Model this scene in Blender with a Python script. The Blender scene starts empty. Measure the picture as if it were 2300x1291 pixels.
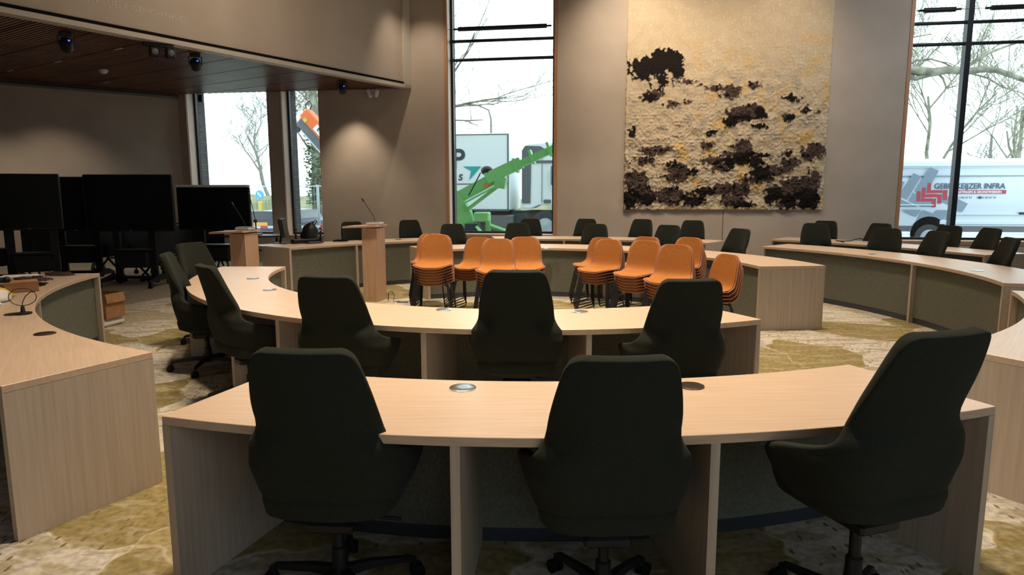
import bpy, math, random
import numpy as np
from mathutils import Vector, Matrix, noise
random.seed(7)
S = bpy.context.scene
COL = S.collection
R = math.radians

# ---------------------------------------------------------------- camera, sky, lights, exposure
EYE = 1.62
cam_d = bpy.data.cameras.new('camera')
cam_d.sensor_width = 36.0
cam_d.lens = 1516.6 / 2300 * 36.0
cam_d.clip_end = 500
cam_d.dof.use_dof = True
cam_d.dof.focus_distance = 3.6
cam_d.dof.aperture_fstop = 7.0
cam = bpy.data.objects.new('camera', cam_d)
COL.objects.link(cam)
pitch = math.atan(218 / 1516.6)
cam.matrix_world = Matrix.Translation((0, 0, EYE)) @ Matrix.Rotation(math.pi / 2 - pitch, 4, 'X') @ Matrix.Rotation(-0.002, 4, 'Z')
S.camera = cam

S.view_settings.view_transform = 'Standard'
S.view_settings.look = 'None'
S.view_settings.exposure = 0.0
S.view_settings.gamma = 1.0
S.view_settings.use_curve_mapping = False
S.cycles.max_bounces = 8
S.cycles.diffuse_bounces = 4
S.cycles.glossy_bounces = 4
S.cycles.transparent_max_bounces = 16
S.cycles.sample_clamp_indirect = 4.0

world = bpy.data.worlds.new('overcast_sky')
S.world = world
world.use_nodes = True
wn = world.node_tree
wn.nodes.clear()
bg = wn.nodes.new('ShaderNodeBackground')
wo = wn.nodes.new('ShaderNodeOutputWorld')
tc = wn.nodes.new('ShaderNodeTexCoord')
nz = wn.nodes.new('ShaderNodeTexNoise')
nz.inputs['Scale'].default_value = 1.6
nz.inputs['Detail'].default_value = 4
cr = wn.nodes.new('ShaderNodeValToRGB')
cr.color_ramp.elements[0].position = 0.3
cr.color_ramp.elements[0].color = (0.72, 0.90, 0.97, 1)
cr.color_ramp.elements[1].position = 0.62
cr.color_ramp.elements[1].color = (0.93, 1.0, 1.0, 1)
wn.links.new(tc.outputs['Generated'], nz.inputs['Vector'])
wn.links.new(nz.outputs['Fac'], cr.inputs['Fac'])
wn.links.new(cr.outputs['Color'], bg.inputs['Color'])
wn.links.new(bg.outputs['Background'], wo.inputs['Surface'])
bg.inputs['Strength'].default_value = 3.2

WARM = (1.0, 0.80, 0.60)


def area_light(name, loc, power, size, color, target=None, spread=math.pi, size_y=None):
    l = bpy.data.lights.new(name, 'AREA')
    l.energy = power
    l.color = color
    l.size = size
    if size_y:
        l.shape = 'RECTANGLE'
        l.size_y = size_y
    else:
        l.shape = 'DISK'
    l.spread = spread
    o = bpy.data.objects.new(name, l)
    COL.objects.link(o)
    o.location = loc
    d = (Vector(target) - Vector(loc)) if target else Vector((0, 0, -1))
    o.rotation_euler = d.to_track_quat('-Z', 'Y').to_euler()
    return o


def spot_light(name, loc, target, power, angle, blend, color=WARM, radius=0.05):
    l = bpy.data.lights.new(name, 'SPOT')
    l.energy = power
    l.color = color
    l.spot_size = R(angle)
    l.spot_blend = blend
    l.shadow_soft_size = radius
    o = bpy.data.objects.new(name, l)
    COL.objects.link(o)
    o.location = loc
    o.rotation_euler = (Vector(target) - Vector(loc)).to_track_quat('-Z', 'Y').to_euler()
    return o


# high ceiling luminaires over the ring of desks
for lx, ly, p in ((-1.6, 4.6, 30), (0.3, 3.8, 68), (2.6, 5.0, 16), (-2.0, 8.0, 44), (0.3, 8.2, 50), (3.0, 8.2, 30),
                  (-0.8, 12.0, 36), (2.6, 11.6, 36), (6.0, 9.4, 22)):
    area_light('luminaire_or_fill', (lx, ly, 6.35), p * 1.75, 0.5, WARM, spread=R(85))
DAY = (0.72, 0.86, 1.0)
# added cool fill for daylight from unseen windows, right of and behind the camera
area_light('daylight_fill', (3.6, -3.0, 3.0), 115, 8.0, DAY, target=(3.6, 5, 2.2), size_y=4.2)

# wall frame: t along the window wall, off = metres beyond its room face, z up
WD = Vector((0.9874, -0.1580, 0))
WN = Vector((0.1580, 0.9874, 0))
W0 = Vector((0, 14.92, 0))
WYAW = math.atan2(-0.1580, 0.9874)


def wf(t, off, z=0.0):
    p = W0 + WD * t + WN * off
    return Vector((p.x, p.y, z))


area_light('luminaire_or_fill', (8.2, 9.6, 6.4), 90, 1.2, (0.85, 0.93, 1.0), target=(8.0, 12.0, 3.0), spread=R(140))  # cool fill added to brighten the wall beside the right window
area_light('luminaire_or_fill', (-2.6, 9.6, 6.35), 22, 0.6, WARM, target=(-4.8, 11.2, 4.4), spread=R(110))  # warm fill added to brighten the bulkhead face
# tapestry wall washers and downlights in the low ceiling
spot_light('wall_washer', wf(2.3, -2.4, 6.45), wf(2.9, 0, 3.9), 620, 85, 1.0)
spot_light('wall_washer', wf(5.6, -2.4, 6.45), wf(5.0, 0, 3.6), 300, 85, 1.0)
spot_light('wall_washer', wf(-2.0, -1.2, 6.2), wf(-1.7, 0, 2.5), 200, 70, 0.9)
spot_light('soffit_downlight', wf(-3.5, -0.62, 3.76), wf(-3.55, -0.3, 0), 170, 84, 0.9)
spot_light('soffit_downlight', (-8.9, 13.6, 3.78), (-9.15, 13.9, 0), 110, 105, 1.0)
spot_light('soffit_downlight', (-10.2, 12.6, 3.78), (-10.4, 12.9, 0), 110, 105, 1.0)


# ---------------------------------------------------------------- helpers
def prin(name, color, rough=0.5, metal=0.0, spec=0.5, emit=None, emit_s=0.0, sheen=0.0, coat=0.0):
    m = bpy.data.materials.new(name)
    m.use_nodes = True
    b = m.node_tree.nodes['Principled BSDF']
    b.inputs['Base Color'].default_value = (*color, 1)
    b.inputs['Roughness'].default_value = rough
    b.inputs['Metallic'].default_value = metal
    b.inputs['Specular IOR Level'].default_value = spec
    if sheen:
        b.inputs['Sheen Weight'].default_value = sheen
    if coat:
        b.inputs['Coat Weight'].default_value = coat
    if emit:
        b.inputs['Emission Color'].default_value = (*emit, 1)
        b.inputs['Emission Strength'].default_value = emit_s
    return m


def nodes(m):
    nt = m.node_tree
    return nt, nt.nodes, nt.links, nt.nodes['Principled BSDF']


def vary(m, c1, c2, scale=(1, 1, 1), nscale=5.0, detail=4.0, bump=0.0, coord='Object', lo=0.35, hi=0.65, rough=0.5, bscale=None):
    nt, N, L, b = nodes(m)
    t = N.new('ShaderNodeTexCoord')
    mp = N.new('ShaderNodeMapping')
    mp.inputs['Scale'].default_value = scale
    n = N.new('ShaderNodeTexNoise')
    n.inputs['Scale'].default_value = nscale
    n.inputs['Detail'].default_value = detail
    n.inputs['Roughness'].default_value = rough
    r = N.new('ShaderNodeValToRGB')
    r.color_ramp.elements[0].position = lo
    r.color_ramp.elements[1].position = hi
    r.color_ramp.elements[0].color = (*c1, 1)
    r.color_ramp.elements[1].color = (*c2, 1)
    L.new(t.outputs[coord], mp.inputs['Vector'])
    L.new(mp.outputs['Vector'], n.inputs['Vector'])
    L.new(n.outputs['Fac'], r.inputs['Fac'])
    L.new(r.outputs['Color'], b.inputs['Base Color'])
    if bump:
        bn = N.new('ShaderNodeBump')
        bn.inputs['Strength'].default_value = bump
        bn.inputs['Distance'].default_value = 0.01
        src = n
        if bscale:
            src = N.new('ShaderNodeTexNoise')
            src.inputs['Scale'].default_value = bscale
            src.inputs['Detail'].default_value = 3
            L.new(t.outputs[coord], src.inputs['Vector'])
        L.new(src.outputs['Fac'], bn.inputs['Height'])
        L.new(bn.outputs['Normal'], b.inputs['Normal'])
    return m


M = {}
M['oak'] = vary(prin('oak_top', (0.6, 0.4, 0.25), 0.36, spec=0.5), (0.50, 0.37, 0.26), (0.60, 0.455, 0.33), (1.2, 26, 26), 2.2, 6, lo=0.3, hi=0.7)
M['oakv'] = vary(prin('oak_panel', (0.5, 0.36, 0.25), 0.45, spec=0.4), (0.42, 0.345, 0.265), (0.52, 0.435, 0.345), (26, 26, 1.0), 2.0, 6, lo=0.3, hi=0.7)
M['oakwarm'] = vary(prin('oak_lectern', (0.5, 0.3, 0.2), 0.42, spec=0.4), (0.44, 0.27, 0.17), (0.56, 0.36, 0.24), (26, 26, 1.0), 2.0, 6, lo=0.3, hi=0.7)
M['felt'] = vary(prin('acoustic_felt', (0.16, 0.15, 0.11), 0.95, spec=0.1), (0.130, 0.132, 0.100), (0.172, 0.172, 0.135), (1, 1, 1), 60, 4, bump=0.15)
M['plinth'] = prin('plinth_steel', (0.055, 0.065, 0.08), 0.4, metal=0.4)
M['green'] = vary(prin('green_wool', (0.008, 0.012, 0.010), 0.95, spec=0.08, sheen=0.03), (0.0200, 0.0225, 0.0170), (0.0265, 0.0295, 0.0225), (1, 1, 1), 160, 3, bump=0.15)
M['black'] = prin('black_metal', (0.012, 0.012, 0.014), 0.45, spec=0.4)
M['plastic'] = prin('black_plastic', (0.014, 0.014, 0.015), 0.5, spec=0.35)
M['rubber'] = prin('caster_rubber', (0.01, 0.01, 0.01), 0.7, spec=0.2)
M['chrome'] = prin('brushed_steel', (0.62, 0.65, 0.68), 0.28, metal=1.0)
M['bronze'] = prin('bronze_disc', (0.10, 0.075, 0.055), 0.35, metal=0.8)
M['ochre'] = vary(prin('ochre_upholstery', (0.6, 0.26, 0.06), 0.75, spec=0.2), (0.345, 0.130, 0.028), (0.42, 0.165, 0.038), (1, 1, 1), 90, 3)
M['shell'] = prin('shaded_terracotta_shell', (0.34, 0.145, 0.08), 0.5, spec=0.3)  # reddish brown, darkened to include the shade between stacked seats
M['plaster'] = vary(prin('wall_plaster', (0.40, 0.37, 0.34), 0.9, spec=0.15), (0.44, 0.38, 0.315), (0.49, 0.43, 0.365), (1, 1, 1), 1.3, 6, bump=0.05, bscale=220)
M['cove'] = prin('white_trim', (0.55, 0.52, 0.46), 0.6)
M['trimwood'] = vary(prin('window_oak_trim', (0.4, 0.2, 0.1), 0.5), (0.42, 0.215, 0.11), (0.50, 0.27, 0.15), (20, 20, 1), 2, 5)
M['jamb'] = vary(prin('window_jamb_oak', (0.5, 0.36, 0.27), 0.5), (0.62, 0.46, 0.36), (0.72, 0.55, 0.44), (20, 20, 1), 2, 5)
M['frame'] = prin('anthracite_frame', (0.012, 0.016, 0.022), 0.4, spec=0.4)
M['slat'] = vary(prin('walnut_slat', (0.10, 0.04, 0.02), 0.38, spec=0.45), (0.11, 0.040, 0.022), (0.20, 0.078, 0.045), (1, 1, 1), 1.5, 5)
M['dark'] = prin('dark_void', (0.01, 0.008, 0.007), 0.9, spec=0.1)
M['ceil'] = prin('ceiling_paint', (0.30, 0.28, 0.25), 0.9)
M['screen'] = prin('screen_glass', (0.004, 0.005, 0.007), 0.22, spec=0.5)
M['bezel'] = prin('display_bezel', (0.010, 0.010, 0.011), 0.4)
M['card'] = vary(prin('cardboard', (0.35, 0.19, 0.09), 0.85, spec=0.15), (0.32, 0.165, 0.075), (0.40, 0.22, 0.11), (1, 1, 1), 12, 3)
M['white'] = prin('white_paint', (0.75, 0.76, 0.77), 0.5)
M['lgrey'] = prin('light_grey', (0.42, 0.43, 0.44), 0.6)
M['foam'] = prin('white_foam', (0.78, 0.74, 0.70), 0.9)
M['blue_led'] = prin('blue_led', (0.05, 0.1, 0.9), 0.5, emit=(0.08, 0.15, 1.0), emit_s=2.0)
M['teal'] = prin('teal_plastic', (0.02, 0.10, 0.13), 0.6)
M['yellow'] = prin('yellow_plastic', (0.62, 0.48, 0.06), 0.5)
M['orange_card'] = prin('orange_cardboard', (0.42, 0.16, 0.05), 0.8)
M['ink'] = prin('black_ink', (0.02, 0.02, 0.02), 0.8)
M['red_foam'] = prin('red_foam', (0.30, 0.02, 0.03), 0.9)
# outside
M['brick'] = prin('grey_brick', (0.09, 0.08, 0.085), 0.9, spec=0.2)
M['truckwhite'] = prin('truck_white', (0.80, 0.86, 0.88), 0.35)
M['vanwhite'] = prin('van_silver_white', (0.60, 0.69, 0.80), 0.28, coat=0.4)
M['darkglass'] = prin('dark_glass', (0.05, 0.06, 0.07), 0.15)
M['tyre'] = prin('tyre', (0.05, 0.055, 0.06), 0.8)
M['liftgreen'] = prin('lift_green', (0.24, 0.60, 0.20), 0.4)
M['liftorange'] = prin('orange_badge', (0.75, 0.25, 0.08), 0.6)
M['vgrey'] = prin('vinyl_grey', (0.22, 0.29, 0.38), 0.5)
M['vnavy'] = prin('vinyl_navy', (0.06, 0.09, 0.15), 0.5)
M['vred'] = prin('vinyl_red', (0.42, 0.05, 0.08), 0.5)
M['vwhite'] = prin('vinyl_white', (0.85, 0.88, 0.92), 0.5)
M['vteal'] = prin('vinyl_teal', (0.03, 0.36, 0.36), 0.5)
M['vchar'] = prin('vinyl_charcoal', (0.045, 0.06, 0.07), 0.5)
M['tapered'] = prin('tape_red', (0.75, 0.06, 0.09), 0.5)
M['orange_crane'] = prin('crane_orange', (0.80, 0.16, 0.04), 0.5)
M['steelgrey'] = prin('steel_grey', (0.12, 0.13, 0.14), 0.5)
M['galv'] = prin('galvanised_steel', (0.5, 0.55, 0.58), 0.4, metal=0.6)
M['bark'] = vary(prin('bark', (0.22, 0.22, 0.17), 0.9, spec=0.1), (0.17, 0.165, 0.13), (0.36, 0.36, 0.28), (1, 1, 1), 5, 3)
M['bark_far'] = prin('bark_far', (0.24, 0.25, 0.23), 0.95, spec=0.1)
M['ivy'] = vary(prin('ivy', (0.05, 0.10, 0.05), 0.8), (0.04, 0.09, 0.04), (0.15, 0.22, 0.10), (1, 1, 1), 9, 3)
M['signblue'] = prin('sign_blue', (0.08, 0.42, 0.72), 0.4)
M['carblue'] = prin('car_dark_blue', (0.05, 0.07, 0.11), 0.3)
M['amber'] = prin('amber_plate', (0.8, 0.42, 0.08), 0.5)
M['hedge'] = vary(prin('hedge', (0.2, 0.22, 0.12), 0.95), (0.13, 0.16, 0.08), (0.30, 0.29, 0.18), (1, 1, 1), 0.8, 6)


def brick_mat():
    nt, N, L, b = nodes(M['brick'])
    t = N.new('ShaderNodeTexCoord')
    mp = N.new('ShaderNodeMapping')
    mp.inputs['Rotation'].default_value = (R(90), 0, 0)
    br = N.new('ShaderNodeTexBrick')
    br.inputs['Color1'].default_value = (0.085, 0.078, 0.085, 1)
    br.inputs['Color2'].default_value = (0.14, 0.13, 0.135, 1)
    br.inputs['Mortar'].default_value = (0.04, 0.04, 0.045, 1)
    br.inputs['Scale'].default_value = 1.0
    br.inputs['Brick Width'].default_value = 0.24
    br.inputs['Row Height'].default_value = 0.06
    br.inputs['Mortar Size'].default_value = 0.006
    sx = N.new('ShaderNodeSeparateXYZ')
    ad = N.new('ShaderNodeMath')
    cb = N.new('ShaderNodeCombineXYZ')
    L.new(t.outputs['Object'], sx.inputs[0])
    L.new(sx.outputs['X'], ad.inputs[0])
    L.new(sx.outputs['Y'], ad.inputs[1])
    L.new(ad.outputs[0], cb.inputs['X'])
    L.new(sx.outputs['Z'], cb.inputs['Y'])
    L.new(cb.outputs[0], br.inputs['Vector'])
    L.new(br.outputs['Color'], b.inputs['Base Color'])


brick_mat()

# glass: mostly clear pane with a weak mirror component
g = bpy.data.materials.new('window_glass')
g.use_nodes = True
gn = g.node_tree
gn.nodes.clear()
o_ = gn.nodes.new('ShaderNodeOutputMaterial')
mx = gn.nodes.new('ShaderNodeMixShader')
tr = gn.nodes.new('ShaderNodeBsdfTransparent')
tr.inputs['Color'].default_value = (0.95, 0.985, 0.98, 1)
gl = gn.nodes.new('ShaderNodeBsdfGlossy')
gl.inputs['Roughness'].default_value = 0.02
mx.inputs[0].default_value = 0.05
gn.links.new(tr.outputs[0], mx.inputs[1])
gn.links.new(gl.outputs[0], mx.inputs[2])
gn.links.new(mx.outputs[0], o_.inputs[0])
M['glass'] = g


class MB:
    def __init__(self):
        self.v = []
        self.f = []
        self.mi = []
        self.cur = 0

    def add(self, vs, fs):
        n = len(self.v)
        self.v += [tuple(p) for p in vs]
        self.f += [tuple(i + n for i in f) for f in fs]
        self.mi += [self.cur] * len(fs)
        return self

    def box(self, c, s, mat=None):
        hx, hy, hz = s[0] / 2, s[1] / 2, s[2] / 2
        vs = [Vector((x * hx, y * hy, z * hz)) for x in (-1, 1) for y in (-1, 1) for z in (-1, 1)]
        if mat is not None:
            vs = [mat @ p for p in vs]
        vs = [p + Vector(c) for p in vs]
        return self.add(vs, [(0, 1, 3, 2), (4, 6, 7, 5), (0, 4, 5, 1), (2, 3, 7, 6), (0, 2, 6, 4), (1, 5, 7, 3)])

    def rbox(self, c, s, r=0.01, mat=None):
        # chamfered box
        hx, hy, hz = s[0] / 2, s[1] / 2, s[2] / 2
        r = min(r, hx * .9, hy * .9, hz * .9)
        pts = []
        ring = [(hx, hy - r), (hx - r, hy), (-hx + r, hy), (-hx, hy - r), (-hx, -hy + r), (-hx + r, -hy), (hx - r, -hy), (hx, -hy + r)]
        inner = [(x * (hx - r) / hx, y * (hy - r) / hy) for x, y in ring]
        for z, rg in ((-hz, inner), (-hz + r, ring), (hz - r, ring), (hz, inner)):
            pts += [Vector((x, y, z)) for x, y in rg]
        if mat is not None:
            pts = [mat @ p for p in pts]
        pts = [p + Vector(c) for p in pts]
        fs = [tuple(reversed(range(8))), tuple(range(24, 32))]
        for k in range(3):
            for i in range(8):
                j = (i + 1) % 8
                fs.append((k * 8 + i, k * 8 + j, k * 8 + 8 + j, k * 8 + 8 + i))
        return self.add(pts, fs)

    def prism(self, outline, a, b, axis='z'):
        # outline 2D points extruded from a to b along axis
        n = len(outline)

        def P(p, h):
            return (p[0], p[1], h) if axis == 'z' else ((p[0], h, p[1]) if axis == 'y' else (h, p[0], p[1]))
        vs = [P(p, a) for p in outline] + [P(p, b) for p in outline]
        fs = [tuple(range(n)), tuple(reversed(range(n, 2 * n)))] + [(i, (i + 1) % n + 0, n + (i + 1) % n, n + i) for i in range(n)]
        return self.add(vs, fs)

    def tube(self, pts, r, seg=8, cap=True, closed=False):
        pts = [Vector(p) for p in pts]
        n = len(pts)
        rs = r if isinstance(r, (list, tuple)) else [r] * n
        vs = []
        up = None
        for i, p in enumerate(pts):
            a = pts[(i - 1) % n] if (closed or i > 0) else p
            b = pts[(i + 1) % n] if (closed or i < n - 1) else p
            t = (b - a)
            if t.length < 1e-9:
                t = Vector((0, 0, 1))
            t.normalize()
            if up is None:
                up = Vector((0, 0, 1)) if abs(t.z) < 0.9 else Vector((1, 0, 0))
            u = (up - t * up.dot(t))
            if u.length < 1e-6:
                u = t.orthogonal()
            u.normalize()
            w = t.cross(u)
            up = u
            for k in range(seg):
                an = 2 * math.pi * k / seg
                vs.append(p + (u * math.cos(an) + w * math.sin(an)) * rs[i])
        fs = []
        m = n if closed else n - 1
        for i in range(m):
            for k in range(seg):
                j = (i + 1) % n
                fs.append((i * seg + k, i * seg + (k + 1) % seg, j * seg + (k + 1) % seg, j * seg + k))
        if cap and not closed:
            fs.append(tuple(reversed(range(seg))))
            fs.append(tuple(range((n - 1) * seg, n * seg)))
        return self.add(vs, fs)

    def lathe(self, prof, seg=20, c=(0, 0, 0), mat=None):
        vs = []
        for r, z in prof:
            for k in range(seg):
                an = 2 * math.pi * k / seg
                vs.append(Vector((r * math.cos(an), r * math.sin(an), z)))
        if mat is not None:
            vs = [mat @ p for p in vs]
        vs = [p + Vector(c) for p in vs]
        fs = []
        for i in range(len(prof) - 1):
            for k in range(seg):
                fs.append((i * seg + k, i * seg + (k + 1) % seg, (i + 1) * seg + (k + 1) % seg, (i + 1) * seg + k))
        fs.append(tuple(reversed(range(seg))))
        fs.append(tuple(range((len(prof) - 1) * seg, len(prof) * seg)))
        return self.add(vs, fs)

    def ball(self, c, r, seg=12):
        r = (r, r, r) if not isinstance(r, (tuple, list)) else r
        prof = [(max(math.sin(math.pi * i / 8), 0.02), -math.cos(math.pi * i / 8)) for i in range(9)]
        return self.lathe(prof, seg, c, Matrix.Diagonal(r))

    def arc(self, r0, r1, a0, a1, z0, z1, n=48, c=(0, 0)):
        vs = []
        for i in range(n + 1):
            a = a0 + (a1 - a0) * i / n
            ca, sa = math.cos(a), math.sin(a)
            for r_, z_ in ((r0, z0), (r1, z0), (r1, z1), (r0, z1)):
                vs.append((c[0] + r_ * ca, c[1] + r_ * sa, z_))
        fs = [(0, 1, 2, 3), tuple(reversed([4 * n + k for k in range(4)]))]
        for i in range(n):
            for k in range(4):
                fs.append((4 * i + k, 4 * i + 4 + k, 4 * i + 4 + (k + 1) % 4, 4 * i + (k + 1) % 4))
        return self.add(vs, fs)

    def mesh(self, name, mats, smooth=False):
        me = bpy.data.meshes.new(name)
        me.from_pydata(self.v, [], self.f)
        import bmesh
        bm = bmesh.new()
        bm.from_mesh(me)
        bmesh.ops.recalc_face_normals(bm, faces=bm.faces)
        bm.to_mesh(me)
        bm.free()
        mats = mats if isinstance(mats, (list, tuple)) else [mats]
        for m in mats:
            me.materials.append(m)
        if len(mats) > 1:
            me.polygons.foreach_set('material_index', self.mi)
        if smooth:
            me.polygons.foreach_set('use_smooth', [True] * len(me.polygons))
            if smooth != 'all':
                me.set_sharp_from_angle(angle=R(38))
        return me

    def build(self, name, mats, parent=None, smooth=False, loc=None, rot=None):
        o = bpy.data.objects.new(name, self.mesh(name, mats, smooth))
        COL.objects.link(o)
        if parent is not None:
            o.parent = parent
        if loc is not None:
            o.location = loc
        if rot is not None:
            o.rotation_euler = rot
        return o


def thing(name, label, cat, loc=(0, 0, 0), rz=0.0, group=None):
    o = bpy.data.objects.new(name, None)
    COL.objects.link(o)
    o.location = loc
    o.rotation_euler = (0, 0, rz)
    o.empty_display_size = 0.1
    o['label'] = label
    o['category'] = cat
    if group:
        o['group'] = group
    return o


def tag(o, label, cat, group=None):
    o['label'] = label
    o['category'] = cat
    if group:
        o['group'] = group
    return o


def struct(o, label=None):
    o['kind'] = 'structure'
    if label:
        o['label'] = label
    return o


def kids(o):
    return list(o.children)


def copy_tree(o, parent=None):
    c = o.copy()
    COL.objects.link(c)
    c.parent = parent
    for ch in kids(o):
        copy_tree(ch, c)
    return c


def bake(o):
    dg = bpy.context.evaluated_depsgraph_get()
    dg.update()
    me = bpy.data.meshes.new_from_object(o.evaluated_get(dg))
    o.modifiers.clear()
    o.data = me
    return o


def text_mesh(txt, size, mat, name, parent=None, matrix=None, align='LEFT', extrude=0.003, sx=1.0, bold=0.0, shear=0.0):
    cu = bpy.data.curves.new('t', 'FONT')
    cu.body = txt
    cu.size = size
    cu.align_x = align
    cu.extrude = extrude
    cu.offset = bold
    cu.shear = shear
    o = bpy.data.objects.new('t', cu)
    COL.objects.link(o)
    dg = bpy.context.evaluated_depsgraph_get()
    dg.update()
    me = bpy.data.meshes.new_from_object(o.evaluated_get(dg))
    bpy.data.objects.remove(o)
    me.transform(Matrix.Diagonal((sx, 1, 1, 1)))
    if matrix is not None:
        me.transform(matrix)
    me.materials.clear()
    me.materials.append(mat)
    r = bpy.data.objects.new(name, me)
    COL.objects.link(r)
    if parent is not None:
        r.parent = parent
    return r


# ---------------------------------------------------------------- floor
fm = prin('patterned_carpet', (0.4, 0.34, 0.22), 0.95, spec=0.1)
nt, N, L, b = nodes(fm)
tcn = N.new('ShaderNodeTexCoord')


def noise_node(scale, detail=3, vec=None, dist=0.0):
    n = N.new('ShaderNodeTexNoise')
    n.inputs['Scale'].default_value = scale
    n.inputs['Detail'].default_value = detail
    n.inputs['Distortion'].default_value = dist
    L.new(vec or tcn.outputs['Object'], n.inputs['Vector'])
    return n


def ramp(src, stops):
    r = N.new('ShaderNodeValToRGB')
    r.color_ramp.interpolation = 'LINEAR'
    while len(r.color_ramp.elements) < len(stops):
        r.color_ramp.elements.new(0.5)
    for e, (p, c) in zip(r.color_ramp.elements, stops):
        e.position = p
        e.color = (*c, 1) if len(c) == 3 else c
    L.new(src, r.inputs['Fac'])
    return r


def mix(fac, a, bb, mode='MIX'):
    m = N.new('ShaderNodeMix')
    m.data_type = 'RGBA'
    m.blend_type = mode
    for s, x in ((m.inputs[0], fac), (m.inputs[6], a), (m.inputs[7], bb)):
        if isinstance(x, (int, float)):
            s.default_value = x
        elif isinstance(x, tuple):
            s.default_value = (*x, 1)
        else:
            L.new(x, s)
    return m.outputs[2]


BW = ((0, 0, 0), (1, 1, 1))
vor = N.new('ShaderNodeTexVoronoi')
vor.inputs['Scale'].default_value = 1.15
dn = noise_node(1.3, 3)
vadd = N.new('ShaderNodeVectorMath')
vadd.operation = 'MULTIPLY_ADD'
vadd.inputs[1].default_value = (0.9, 0.9, 0.0)
L.new(dn.outputs['Color'], vadd.inputs[0])
L.new(tcn.outputs['Object'], vadd.inputs[2])
L.new(vadd.outputs[0], vor.inputs['Vector'])
cell = N.new('ShaderNodeSeparateColor')
L.new(vor.outputs['Color'], cell.inputs[0])
field = ramp(cell.outputs[0], [(0.0, (0.25, 0.20, 0.085)), (0.24, (0.30, 0.245, 0.115)), (0.28, (0.49, 0.45, 0.38)), (0.60, (0.54, 0.50, 0.43)), (0.82, (0.39, 0.345, 0.235)), (0.9, (0.51, 0.465, 0.385))])
field.color_ramp.interpolation = 'CONSTANT'
mpm = N.new('ShaderNodeMapping')
mpm.inputs['Scale'].default_value = (1.0, 3.2, 1)
mpm.inputs['Rotation'].default_value = (0, 0, R(-12))
L.new(tcn.outputs['Object'], mpm.inputs['Vector'])
moss = noise_node(3.0, 9, mpm.outputs['Vector'], 0.6)
mossr = ramp(moss.outputs['Fac'], [(0.50, BW[0]), (0.56, (0.75, 0.75, 0.75))])
c1 = mix(mossr.outputs['Color'], field.outputs['Color'], (0.33, 0.285, 0.17))
fine = noise_node(26, 4)
finer = ramp(fine.outputs['Fac'], [(0.35, (0.72, 0.72, 0.72)), (0.65, (1.12, 1.12, 1.12))])
c2 = mix(1.0, c1, finer.outputs['Color'], 'MULTIPLY')
ve = N.new('ShaderNodeTexVoronoi')
ve.feature = 'DISTANCE_TO_EDGE'
ve.inputs['Scale'].default_value = 1.15
L.new(vadd.outputs[0], ve.inputs['Vector'])
er = ramp(ve.outputs['Distance'], [(0.005, (0.35, 0.35, 0.35)), (0.014, BW[0])])
c3 = mix(er.outputs['Color'], c2, (0.60, 0.54, 0.40))
# short dark dashes in rows inside some fields
wv = N.new('ShaderNodeTexVoronoi')
wv.inputs['Scale'].default_value = 22
mp = N.new('ShaderNodeMapping')
mp.inputs['Scale'].default_value = (1, 0.42, 1)
mp.inputs['Rotation'].default_value = (0, 0, R(20))
L.new(tcn.outputs['Object'], mp.inputs['Vector'])
L.new(mp.outputs['Vector'], wv.inputs['Vector'])
dr = ramp(wv.outputs['Distance'], [(0.16, BW[1]), (0.24, BW[0])])
msk = ramp(cell.outputs[1], [(0.55, BW[0]), (0.56, BW[1])])
dm = N.new('ShaderNodeMath')
dm.operation = 'MULTIPLY'
L.new(dr.outputs['Color'], dm.inputs[0])
L.new(msk.outputs['Color'], dm.inputs[1])
c4 = mix(dm.outputs[0], c3, (0.16, 0.13, 0.06))
# patterned disc inside the ring of desks, plain carpet outside
sub = N.new('ShaderNodeVectorMath')
sub.operation = 'DISTANCE'
sub.inputs[1].default_value = (0.18, 7.67, 0)
L.new(tcn.outputs['Object'], sub.inputs[0])
dd = N.new('ShaderNodeMath')
dd.operation = 'GREATER_THAN'
dd.inputs[1].default_value = 6.05
L.new(sub.outputs['Value'], dd.inputs[0])
# the disc is only bounded to the far side
sy = N.new('ShaderNodeSeparateXYZ')
L.new(tcn.outputs['Object'], sy.inputs[0])
gy = N.new('ShaderNodeMath')
gy.operation = 'GREATER_THAN'
gy.inputs[1].default_value = 6.0
L.new(sy.outputs['Y'], gy.inputs[0])
an = N.new('ShaderNodeMath')
an.operation = 'MULTIPLY'
L.new(dd.outputs[0], an.inputs[0])
L.new(gy.outputs[0], an.inputs[1])
plain = mix(1.0, (0.30, 0.25, 0.19), finer.outputs['Color'], 'MULTIPLY')
c5 = mix(an.outputs[0], c4, plain)
L.new(c5, b.inputs['Base Color'])
bp = N.new('ShaderNodeBump')
bp.inputs['Strength'].default_value = 0.3
bp.inputs['Distance'].default_value = 0.004
pile = noise_node(300, 2)
L.new(pile.outputs['Fac'], bp.inputs['Height'])
L.new(bp.outputs['Normal'], b.inputs['Normal'])

cornerL = wf(-7.87, 0)
room = [cornerL, wf(13.2, 0), Vector((13.0, -3.2, 0)), Vector((-14.0, -3.2, 0)), Vector((-14.0, 10.83, 0))]
fb = MB()
fb.prism([(p.x, p.y) for p in room], -0.2, 0.0)
struct(fb.build('floor', fm), 'patterned beige and olive carpet under the desks')
cb_ = MB()
cb_.prism([(p.x, p.y) for p in room], 6.6, 6.8)
struct(cb_.build('ceiling', M['ceil']))


def wall_seg(name, a, b_, z0=0, z1=6.6, th=0.2, mat=None):
    a, b_ = Vector(a), Vector(b_)
    d = (b_ - a).normalized()
    nrm = Vector((-d.y, d.x, 0))
    m = MB()
    m.prism([(a.x, a.y), (b_.x, b_.y), ((b_ + nrm * th).x, (b_ + nrm * th).y), ((a + nrm * th).x, (a + nrm * th).y)], z0, z1)
    return struct(m.build(name, mat or M['plaster']))


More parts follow.
